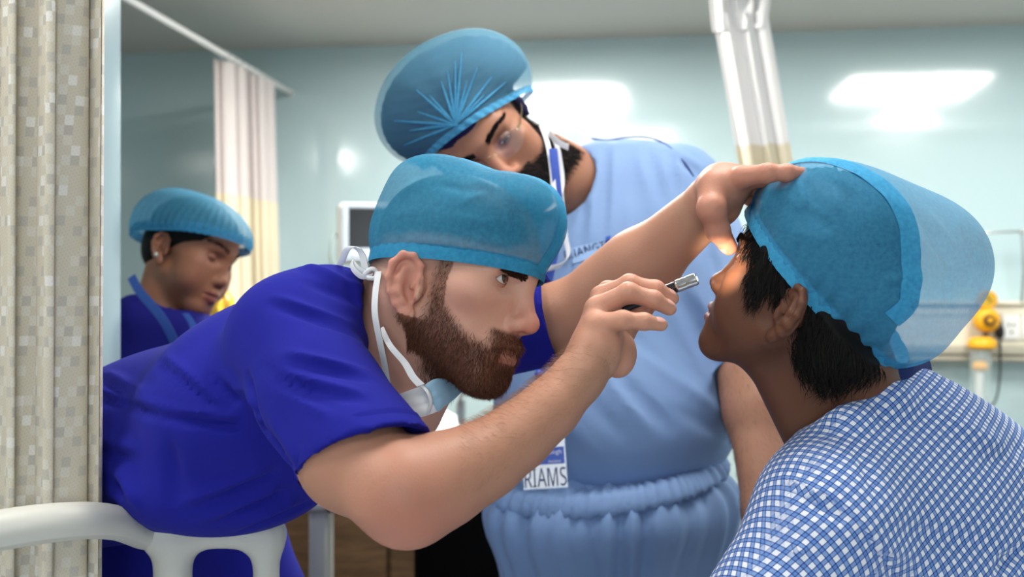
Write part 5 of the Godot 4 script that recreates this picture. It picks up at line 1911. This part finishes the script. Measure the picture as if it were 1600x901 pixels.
	var pocket := obj("pocket", sheet(pocket_rows(sm, [[893, 388], [1010, 358], [1014, 420], [900, 462]]), 0.0016), blue, who)
	obj("pocket_band", sheet(pocket_rows(sm, [[893, 388], [1010, 358], [1010, 382], [895, 412]], 0.003), 0.0016), cloth_mat(srgb(146, 176, 218), 0.7), pocket)
	obj("pocket_tab", sheet(pocket_rows(sm, [[946, 370], [954, 368], [952, 386], [944, 388]], 0.005), 0.0016), edge, pocket)
	var l0 := onto(sm, P(898, 396, 1.6)) + Vector3(0, 0, 0.0055)
	var l1 := onto(sm, P(947, 383, 1.6)) + Vector3(0, 0, 0.0055)
	var bx := (l1 - l0).normalized()
	var bz := (Vector3(0, 0, 1) - bx * bx.z).normalized()
	lettering("B.JANGTESH", 0.0145, mat(srgb(22, 30, 80), 0.8), pocket, Transform3D(Basis(bx, bz.cross(bx), bz), l0.lerp(l1, 0.62)), 0.0008)

func pocket_rows(m: Dictionary, c: Array, lift := 0.0015) -> Array:
	var rows := []
	for i in 7:
		var row := []
		for k in 9:
			var a := Vector2(c[0][0], c[0][1]).lerp(Vector2(c[1][0], c[1][1]), k / 8.0)
			var b := Vector2(c[3][0], c[3][1]).lerp(Vector2(c[2][0], c[2][1]), k / 8.0)
			var p := a.lerp(b, i / 6.0)
			row.append(onto(m, P(p.x, p.y, 1.6)) + Vector3(0, 0, lift))
		rows.append(row)
	return rows

const OBSERVER_FOLDS := [
	[952, 577, 1045, 668, 13, -9], [1008, 545, 1138, 655, 14, 8], [983, 520, 1075, 600, 11, -6], [930, 560, 1010, 660, 14, 7], [1064, 458, 1151, 645, 12, -9], [1040, 470, 1120, 610, 14, 6],
	[1075, 440, 1160, 560, 12, 5], [905, 610, 980, 690, 14, -5], [870, 640, 940, 720, 16, 4], [1060, 640, 1150, 690, 12, -4],
	[947, 222, 941, 365, 8, -5], [958, 222, 955, 370, 9, 4], [918, 270, 906, 380, 8, -5], [928, 268, 920, 380, 9, 4], [1007, 223, 1036, 313, 9, -4], [995, 222, 1020, 330, 10, 3.5],
	[1045, 235, 1056, 300, 7, -6], [1062, 246, 1095, 275, 7, -5], [1055, 232, 1100, 262, 9, 4], [980, 300, 985, 400, 12, 3], [1000, 420, 960, 540, 14, -4], [1085, 330, 1120, 430, 9, -8], [1110, 400, 1140, 560, 9, -7]]

func build_badge() -> void:
	var d := 1.54
	var k := d / FOCAL
	var t := thing("identity_badge", "identity badge in clear holder hanging before the belly of the man in pale blue", "badge", Transform3D(Basis(Vector3.BACK, deg_to_rad(3.5)) * Basis(Vector3.RIGHT, -0.12), P(850, 716, d)))
	var clear := mat(Color(0.9, 0.93, 0.96, 0.2), 0.1)
	clear.transparency = BaseMaterial3D.TRANSPARENCY_ALPHA
	obj("holder", box_at(Vector3(70 * k, 94 * k, 0.0022), Vector3.ZERO, 0.001), clear, t)
	var card := obj("card", box_at(Vector3(64 * k, 88 * k, 0.0012), Vector3(0, 0, 0.0), 0.0004), mat(srgb(216, 220, 226), 0.45), t)
	obj("printed_band", box_at(Vector3(64 * k, 26 * k, 0.0006), Vector3(0, 4 * k, 0.0010), 0.0002), mat(srgb(52, 84, 178), 0.45), card)
	var ink := mat(srgb(62, 66, 104), 0.6)
	var pale := mat(srgb(222, 228, 240), 0.6)
	lettering("RIAMS", 21 * k, ink, card, Transform3D(Basis.from_scale(Vector3(0.80, 1.3, 1)), Vector3(0 * k, -30 * k, 0.0012)), 0.0004)
	lettering("Omkar Singh", 6 * k, pale, card, Transform3D(Basis.IDENTITY, Vector3(4 * k, 9 * k, 0.0016)), 0.0003, "Droid Sans", "name_line")
	lettering("Resident", 3.6 * k, pale, card, Transform3D(Basis.IDENTITY, Vector3(16 * k, -5 * k, 0.0016)), 0.0003, "Droid Sans", "role_line")
	var clipm := mat(srgb(190, 194, 200), 0.25, 0.9)
	obj("clip", join([box_at(Vector3(9 * k, 14 * k, 0.004), Vector3(-1 * k, 52 * k, 0.002), 0.001), tube([Vector3(-1 * k, 55 * k, 0.002), Vector3(-4 * k, 128 * k, 0.0)], [0.0012], 8)]), clipm, t)
	obj("reel", ball(Vector3(0.007, 0.007, 0.005), Vector3(0 * k, 132 * k, 0.0), 10, 14), mat(srgb(40, 80, 190), 0.3), t)
# ---------------------------------------------------------------- the patient
func build_patient() -> void:
	var who := thing("person", "black haired patient in blue and white checked shirt and puffy turquoise cap", "person", Transform3D())
	var skin := skin_mat()
	var ht := Transform3D(Basis.from_euler(Vector3(deg_to_rad(-23), deg_to_rad(-127), deg_to_rad(4))), P(1262, 450, 1.115))
	var hi := ht.affine_inverse()
	var nb := P(1345, 660, 1.14)
	var head := head_shape({"cell": 0.0026, "jaw": 0.96, "nose": 1.05, "nose_out": -0.006, "cheek": 0.004, "neck": [[Vector3(0, -0.03, -0.04), hi * nb, 0.056, 0.062], [Vector3(0, -0.075, 0.02), hi * P(1290, 690, 1.14), 0.035, 0.045]],
		"lo": Vector3(-0.12, -0.28, -0.2), "hi": Vector3(0.12, 0.125, 0.14)})
	var face := join([head] + ears_for(Vector3(0.071, -0.030, -0.018), 1.04, 0.5, 0.2))
	paint(face, func(p: Vector3, n: Vector3) -> Color:
		var c := lin(108, 70, 52).lerp(lin(90, 56, 41), clampf(0.5 + nz(p, 70.0), 0, 1) * 0.5)
		if absf(p.x) < 0.022 and p.z > 0.086 and p.y < -0.064 and p.y > -0.087: c = c.lerp(lin(140, 74, 68), 0.8)
		return c.lerp(lin(18, 15, 15), smoothstep(0.004, 0.012, (p - Vector3(0, 0.014, 0)).dot(Vector3(0, 1, -0.5).normalized()))))
	move(face, ht)
	obj("body", face, skin, who)
	add_eyes(who, ht, Vector3(0.0, 0.05, 1), 10, -12, Color(0.02, 0.011, 0.007), lin(104, 68, 50), [eye_mat(), skin])
	var hm := hair_mat()
	for s in [1.0, -1.0]:
		obj("eyebrow", brow_hairs(ht, face, lin(12, 10, 10), s, 0.021, 500), hm, who).set_meta("kind", "stuff")
	# hair
	var hf := Field.new(Vector3(-0.15, -0.12, -0.19), Vector3(0.15, 0.16, 0.13), 0.0034)
	var own := ht.basis.transposed() * Basis(Vector3.BACK, deg_to_rad(-32))
	hf.ell(hi * P(1325, 402, 1.113), Vector3(0.114, 0.102, 0.108), 0.02, false, own)
	hf.ell(hi * P(1272, 335, 1.13), Vector3(0.065, 0.053, 0.080), 0.02, false, own)
	hf.trim(Vector3(0, 0.014, 0), Vector3(0, -1, 0.5), 0.4)
	hf.trim(Vector3(0.030, 0, 0), Vector3(-1, -0.06, -0.1), 0.4)
	hf.ell(Vector3(0, 0.032, -0.012), Vector3(0.081, 0.086, 0.105), 0.01)
	hf.ell(Vector3(0, -0.035, -0.062), Vector3(0.066, 0.06, 0.05), 0.03)
	for s in [-1.0, 1.0]:
		hf.chain([Vector3(s * 0.068, 0.03, 0.032), Vector3(s * 0.069, -0.005, 0.030), Vector3(s * 0.068, -0.034, 0.026)], [0.012, 0.011, 0.006], 0.01)
	hf.trim(Vector3(0, 0, 0.056), Vector3(0, -0.55, 1), 0.3)
	hf.ell(Vector3(0, -0.048, 0.062), Vector3(0.064, 0.055, 0.062), 0.012, true)
	hf.ell(Vector3(0, -0.07, 0.045), Vector3(0.2, 0.042, 0.055), 0.012, true)
	for s in [-1.0, 1.0]:
		hf.ell(Vector3(s * 0.085, -0.03, -0.018), Vector3(0.024, 0.034, 0.02), 0.006, true)
	var hair := hf.nets()
	smooth(hair, 1)
	displace(hair, func(p: Vector3, n: Vector3) -> float: return -0.008 * smoothstep(-0.008, 0.008, (p - Vector3(0, 0.014, 0)).dot(Vector3(0, 1, -0.50).normalized())))
	paint(hair, func(p: Vector3, n: Vector3) -> Color: return lin(18, 15, 15))
	move(hair, ht)
	obj("hair", hair, hm, who)
	var roots := scatter(hair, 7000, 9, func(p: Vector3, n: Vector3) -> float: return 1.0 if (hi * p - Vector3(0, 0.014, 0)).dot(Vector3(0, 1, -0.50).normalized()) < -0.003 else 0.0)
	obj("hair_strands", grow(roots, func(p: Vector3, n: Vector3) -> Vector3:
		var q := hi * p
		return ht.basis * Vector3(q.x * 2.0, -1.0, -0.25 if q.z < 0.0 else -0.1), 0.024, 0.00035, 0.2, lin(7, 6, 6), lin(26, 23, 22), 0.7), hm, who).set_meta("kind", "stuff")
	# shirt
	var sl := P(1290, 822, 1.02)
	var srr := P(1610, 770, 1.30)
	var el := P(1165, 1010, 0.98)
	var f := Field.new(Vector3(0.18, 0.72, -1.5), Vector3(0.82, 1.29, -0.82), 0.0065)
	f.cap(sl, srr, 0.072, 0.072, 0.05)
	f.ell(P(1430, 870, 1.16), Vector3(0.20, 0.19, 0.135), 0.07, false, Basis(Vector3.UP, 0.55))
	f.ell(P(1430, 1080, 1.14), Vector3(0.19, 0.2, 0.14), 0.07, false, Basis(Vector3.UP, 0.55))
	f.cap(P(1420, 690, 1.17), P(1500, 740, 1.24), 0.085, 0.08, 0.06)
	f.cap(P(1370, 690, 1.15), P(1300, 770, 1.06), 0.075, 0.07, 0.05)
	f.cap(sl, sl.lerp(el, 0.95), 0.076, 0.07, 0.03)
	f.cap(srr, srr + Vector3(0.02, -0.24, 0.0), 0.075, 0.07, 0.03)
	f.cap(nb, nb.lerp(ht.origin, 0.75) + Vector3(-0.02, 0, 0), 0.068, 0.075, 0.008, true)
	f.chain([P(1268, 706, 1.065), P(1325, 668, 1.06), P(1388, 628, 1.085), P(1440, 606, 1.14)], [0.016, 0.022, 0.023, 0.02], 0.02)
	var sm := f.nets()
	smooth(sm, 1)
	folds(sm, [[1225, 745, 1330, 800, 7, 4.8], [1330, 800, 1400, 880, 7, 5.6], [1228, 754, 1335, 812, 6, -4.8], [1335, 812, 1400, 895, 6, -6.4], [1240, 850, 1262, 862, 6, 4.8], [1255, 780, 1330, 800, 9, -4.8], [1345, 700, 1372, 770, 8, -4.8], [1370, 620, 1385, 660, 6, -4.8], [1540, 720, 1600, 700, 12, -6.4], [1480, 650, 1600, 720, 16, 6.4], [1400, 830, 1560, 860, 14, -6.4], [1560, 890, 1600, 860, 8, -9.6]], 1.1)
	displace(sm, func(p: Vector3, n: Vector3) -> float: return 0.004 * nz(p, 10.0) - 0.004 * pow(1.0 - absf(nz(p, 13.0)), 9.0) + 0.001 * nz(p, 30.0))
	var ginghm := gingham()
	var main := Vector3(0.30, 0.55, 0.78).normalized()
	var gx := Vector3(0.86, -0.50, 0.0)
	gx = (gx - main * gx.dot(main)).normalized()
	gx = gx.rotated(main, -0.42)
	framed("shirt", sm, Basis(gx, main.cross(gx), main), ginghm, who)
	# collar stand
	var cp := spline(Ps([[1372, 608, 1.07], [1400, 592, 1.085], [1430, 583, 1.12], [1454, 576, 1.17]]), 30)
	var cw := []
	for p in cp: cw.append(Vector3(-0.004, 0.024, 0.0))
	obj("collar_band", band(cp, cw, 0.003), cloth_mat(srgb(28, 46, 100)), who)
	# legs under him on the bed
	var tr := Field.new(Vector3(0.0, 0.62, -1.42), Vector3(0.75, 0.95, -0.75), 0.012)
	tr.ell(Vector3(0.47, 0.79, -1.13), Vector3(0.18, 0.12, 0.15), 0.05)
	tr.cap(Vector3(0.42, 0.77, -1.0), Vector3(0.12, 0.76, -0.86), 0.085, 0.065, 0.03)
	tr.cap(Vector3(0.12, 0.76, -0.86), Vector3(0.32, 0.735, -1.1), 0.062, 0.05, 0.03)
	tr.cap(Vector3(0.42, 0.77, -1.22), Vector3(0.12, 0.76, -1.3), 0.085, 0.065, 0.03)
	var tm := tr.nets()
	obj("trousers", tm, cloth_mat(srgb(40, 60, 110)), who)
	# cap
	var cf := Field.new(Vector3(0.2, 1.2, -1.34), Vector3(0.60, 1.54, -0.92), 0.0035)
	var ax := Basis(Vector3.BACK, deg_to_rad(-32))
	cf.ell(P(1325, 402, 1.113), Vector3(0.118, 0.106, 0.112), 0.02, false, ax)
	cf.ell(P(1362, 474, 1.11), Vector3(0.090, 0.066, 0.110), 0.03, false, ax)
	cf.ell(P(1425, 414, 1.14), Vector3(0.088, 0.086, 0.095), 0.04, false, ax)
	cf.ell(P(1272, 335, 1.13), Vector3(0.070, 0.058, 0.085), 0.03, false, ax)
	var cm := cf.nets()
	smooth(cm, 1)
	var rc := ht * Vector3(0, 0.014, 0)
	var rn := (ht.basis * Vector3(0, 1, -0.50)).normalized()
	displace(cm, func(p: Vector3, n: Vector3) -> float:
		var e := (p - rc).dot(rn)
		var q := hi * p
		return 0.0034 * nz(p, 15.0) - 0.003 * pow(1.0 - absf(nz(p + Vector3(1, 0, 0), 20.0)), 8.0) + 0.0025 * exp(-maxf(e, 0.0) * 45.0) * sin(atan2(q.x, q.z) * 30.0 + 3.0 * nz(p, 20.0)) * smoothstep(0.06, -0.06, q.z))
	folds(cm, [[1248, 285, 1262, 325, 5, 3.5], [1258, 282, 1275, 325, 5, -2.5], [1300, 300, 1312, 335, 6, 2.5], [1232, 300, 1250, 330, 5, 2], [1430, 330, 1495, 430, 6, -4], [1450, 330, 1510, 420, 7, 3], [1485, 480, 1480, 430, 7, -6], [1490, 350, 1525, 440, 7, 3], [1380, 440, 1430, 430, 5, 3], [1290, 262, 1330, 300, 6, 3], [1265, 330, 1300, 360, 6, -2.5], [1240, 360, 1290, 380, 7, 2], [1400, 470, 1450, 480, 6, 2.5], [1500, 360, 1530, 420, 6, -3], [1300, 520, 1320, 540, 4, 2], [1340, 520, 1350, 545, 4, 2]], 1.05)
	var cloth := cap_mat(srgb(82, 172, 214), 0.56)
	var thick := cap_mat(srgb(78, 178, 222), 0.84)
	var hem := trace(cm, rc, rn, ht.basis.z, 0, 360, 100, 0.001)
	var seam := trace(cm, ht * Vector3(0.046, 0.03, -0.02), ht.basis * Vector3(1, 0.06, 0.1), ht.basis.z, 10, -193, 60, 0.0012)
	drop(cm, func(p: Vector3) -> bool: return (p - rc).dot(rn) < 0.0)
	var cap := obj("cap", cm, cloth, who)
	obj("hem", band(hem, [rn * 0.017], 0.0016, 0.0009, 50.0), thick, cap)
	obj("seam", band_on(seam, ht * Vector3(-0.02, 0.03, -0.05), 0.022, 0.0018, 0.0004, 9.0), thick, cap)

func gingham() -> StandardMaterial3D:
	var n := 64
	var im := Image.create(n, n, false, Image.FORMAT_RGB8)
	var tone := func(f: float) -> float:   # 0 white, 1 dark thread, between light blue
		if f < 0.50: return 0.0
		if f < 0.60 or f > 0.90: return 1.0
		return 0.32
	for y in n:
		for x in n:
			var a: float = tone.call(fmod(x / float(n), 1.0))
			var b: float = tone.call(fmod(y / float(n), 1.0))
			var c := Color(0.90, 0.92, 0.95)
			var s := (a + b) * 0.5
			if s > 0.0:
				c = Color(0.84, 0.87, 0.93).lerp(Color(0.05, 0.13, 0.44), clampf(s * 1.25, 0, 1))
				if a > 0.3 and a < 0.6 or b > 0.3 and b < 0.6: c = c.lerp(Color(0.26, 0.50, 0.82), 0.45)
			im.set_pixel(x, y, c)
	var m := mat(Color.WHITE, 0.8)
	m.albedo_texture = ImageTexture.create_from_image(im)
	m.uv1_triplanar = true
	m.uv1_triplanar_sharpness = 8.0
	m.uv1_scale = Vector3.ONE * 100.0
	m.metallic_specular = 0.25
	return m
# ---------------------------------------------------------------- the young woman in the background
func build_nurse() -> void:
	var who := thing("person", "young woman in dark blue scrubs and bouffant cap looking down beside the partition", "person", Transform3D())
	var skin := skin_mat()
	var ht := Transform3D(Basis.from_euler(Vector3(deg_to_rad(18), deg_to_rad(70), deg_to_rad(-16))), P(300, 393, 2.04))
	var hi := ht.affine_inverse()
	var nb := P(245, 505, 2.0)
	var head := head_shape({"cell": 0.003, "jaw": 0.96, "cheek": 0.011, "nose": 0.92, "nose_out": -0.010, "crown": 0.006, "neck": [[Vector3(0, -0.035, -0.04), hi * nb, 0.046, 0.052], [Vector3(0, -0.085, 0.035), Vector3(0, -0.105, -0.01), 0.026, 0.034]],
		"lo": Vector3(-0.12, -0.25, -0.2), "hi": Vector3(0.12, 0.125, 0.14)})
	var face := join([head] + ears_for(Vector3(0.071, -0.022, -0.016), 0.95, 0.4, 0.2))
	paint(face, func(p: Vector3, n: Vector3) -> Color:
		var c := lin(150, 100, 76).lerp(lin(132, 84, 64), clampf(0.5 + nz(p, 60.0), 0, 1) * 0.5)
		if absf(p.x) < 0.022 and p.z > 0.084 and p.y < -0.064 and p.y > -0.087: c = c.lerp(lin(128, 66, 62), 0.8)
		return c)
	move(face, ht)
	obj("body", face, skin, who)
	add_eyes(who, ht, Vector3(0.0, -0.6, 1), -12, -20, Color(0.02, 0.011, 0.007), lin(132, 84, 64), [eye_mat(), skin])
	var hm := hair_mat()
	for s in [1.0, -1.0]:
		obj("eyebrow", brow_hairs(ht, face, lin(24, 16, 14), s, 0.022, 200, 0.008), hm, who).set_meta("kind", "stuff")
	var hf := Field.new(Vector3(-0.1, -0.12, -0.14), Vector3(0.1, 0.13, 0.1), 0.004)
	hf.ell(Vector3(0, 0.034, -0.012), Vector3(0.080, 0.082, 0.104), 0.01)
	hf.ell(Vector3(0, -0.02, -0.06), Vector3(0.058, 0.05, 0.045), 0.03)
	hf.trim(Vector3(0, 0.02, 0.058), Vector3(0, -0.5, 1), 0.3)
	hf.ell(Vector3(0, -0.05, 0.05), Vector3(0.2, 0.055, 0.055), 0.012, true)
	for s in [-1.0, 1.0]:
		hf.ell(Vector3(s * 0.085, -0.024, -0.016), Vector3(0.024, 0.03, 0.018), 0.006, true)
	var hair := hf.nets()
	smooth(hair, 1)
	paint(hair, func(p: Vector3, n: Vector3) -> Color: return lin(20, 16, 15))
	obj("hair", move(hair, ht), hm, who)
	for k in 5:
		obj("ear_stud", ball(Vector3.ONE * (0.0032 if k < 4 else 0.0045), ht * Vector3(-0.0865 + 0.001 * k, -0.012 - 0.0065 * k, -0.031 + 0.0022 * k * k * 0.5), 6, 10), mat(srgb(240, 236, 228), 0.15, 0.3), who)
	# tunic
	var sr := P(150, 560, 1.98)
	var sl := P(345, 545, 2.02)
	var f := Field.new(P(60, 820, 2.25) - Vector3(0, 0.1, 0), Vector3(-0.46, 1.36, -1.72), 0.008)
	f.cap(sr, sl, 0.062, 0.06, 0.05)
	f.cap(P(215, 500, 1.96), P(285, 520, 1.98), 0.055, 0.05, 0.05)
	f.ell(P(250, 640, 2.0), Vector3(0.17, 0.16, 0.115), 0.06)
	f.ell(P(250, 800, 2.02), Vector3(0.16, 0.2, 0.115), 0.06)
	f.cap(sr, P(140, 760, 1.95), 0.06, 0.055, 0.03)
	f.cap(sl, P(385, 740, 1.95), 0.06, 0.055, 0.03)
	f.cap(nb, nb.lerp(ht.origin, 0.9), 0.058, 0.07, 0.008, true)
	f.cap(P(262, 490, 1.88), P(282, 545, 1.86), 0.04, 0.015, 0.01, true)
	var sm := f.nets()
	smooth(sm, 1)
	var cloth := cloth_mat(srgb(27, 27, 118), 0.85)
	obj("tunic", sm, cloth, who)
	var g := Field.new(Vector3(-1.0, 0.05, -2.25), Vector3(-0.4, 1.0, -1.8), 0.016)
	g.ell(Vector3(-0.74, 0.86, -2.02), Vector3(0.17, 0.14, 0.115), 0.05)
	for x in [-0.83, -0.65]:
		g.cap(Vector3(x, 0.82, -2.02), Vector3(x, 0.1, -2.02), 0.09, 0.06, 0.04)
	obj("trousers", g.nets(), cloth, who)
	for x in [-0.83, -0.65]:
		obj("shoe", join([box_at(Vector3(0.085, 0.03, 0.24), Vector3(x, 0.016, -1.97), 0.01), ball(Vector3(0.042, 0.05, 0.10), Vector3(x, 0.042, -1.98))]), mat(srgb(220, 220, 220), 0.5), who)
	# lanyard round the neck
	var ribbon := mat(srgb(52, 92, 176), 0.7)
	obj("lanyard", strap(spline(Ps([[205, 432, 1.92], [218, 455, 1.875], [238, 478, 1.85], [258, 505, 1.84], [275, 540, 1.85]]), 24), [Vector3(0.016, 0.01, 0.004)], 0.0012), ribbon, who)
	obj("lanyard", strap(spline(Ps([[290, 490, 1.90], [300, 505, 1.88], [302, 520, 1.87], [290, 545, 1.86]]), 16), [Vector3(0.015, 0.0, 0.004)], 0.0012), ribbon, who)
	# bouffant cap
	var cf := Field.new(Vector3(-0.14, -0.06, -0.17), Vector3(0.14, 0.17, 0.15), 0.004)
	cf.ell(Vector3(0, 0.048, -0.006), Vector3(0.100, 0.076, 0.120), 0.02)
	cf.ell(Vector3(0, 0.034, -0.072), Vector3(0.09, 0.080, 0.085), 0.03)
	var cm := cf.nets()
	smooth(cm, 1)
	var rc := Vector3(0, 0.028, 0)
	var rn := Vector3(0, 1, -0.28).normalized()
	displace(cm, func(p: Vector3, n: Vector3) -> float:
		var e := (p - rc).dot(rn)
		return 0.004 * nz(p, 34.0) + 0.003 * exp(-maxf(e, 0.0) * 30.0) * sin(atan2(p.x, p.z) * 40.0 + 2.0 * nz(p, 20.0)))
	move(cm, ht)
	var up := (ht.basis * rn).normalized()
	var hem := trace(cm, ht * rc, up, ht.basis.z, 0, 360, 90, -0.001)
	drop(cm, func(p: Vector3) -> bool: return (p - ht * rc).dot(up) < 0.0)
	var cap := obj("bouffant_cap", cm, cap_mat(srgb(90, 168, 200), 0.62), who)
	obj("hem", band(hem, [up * 0.022], 0.0016, 0.0028, 44.0), cap_mat(srgb(70, 155, 196), 0.8), cap)
func _ready() -> void:
	build_light()
	build_room()
	build_curtains()
	build_bed()
	build_examiner()
	build_observer()
	build_patient()
	build_nurse()
	build_penlight()
	build_badge()
	build_equipment()
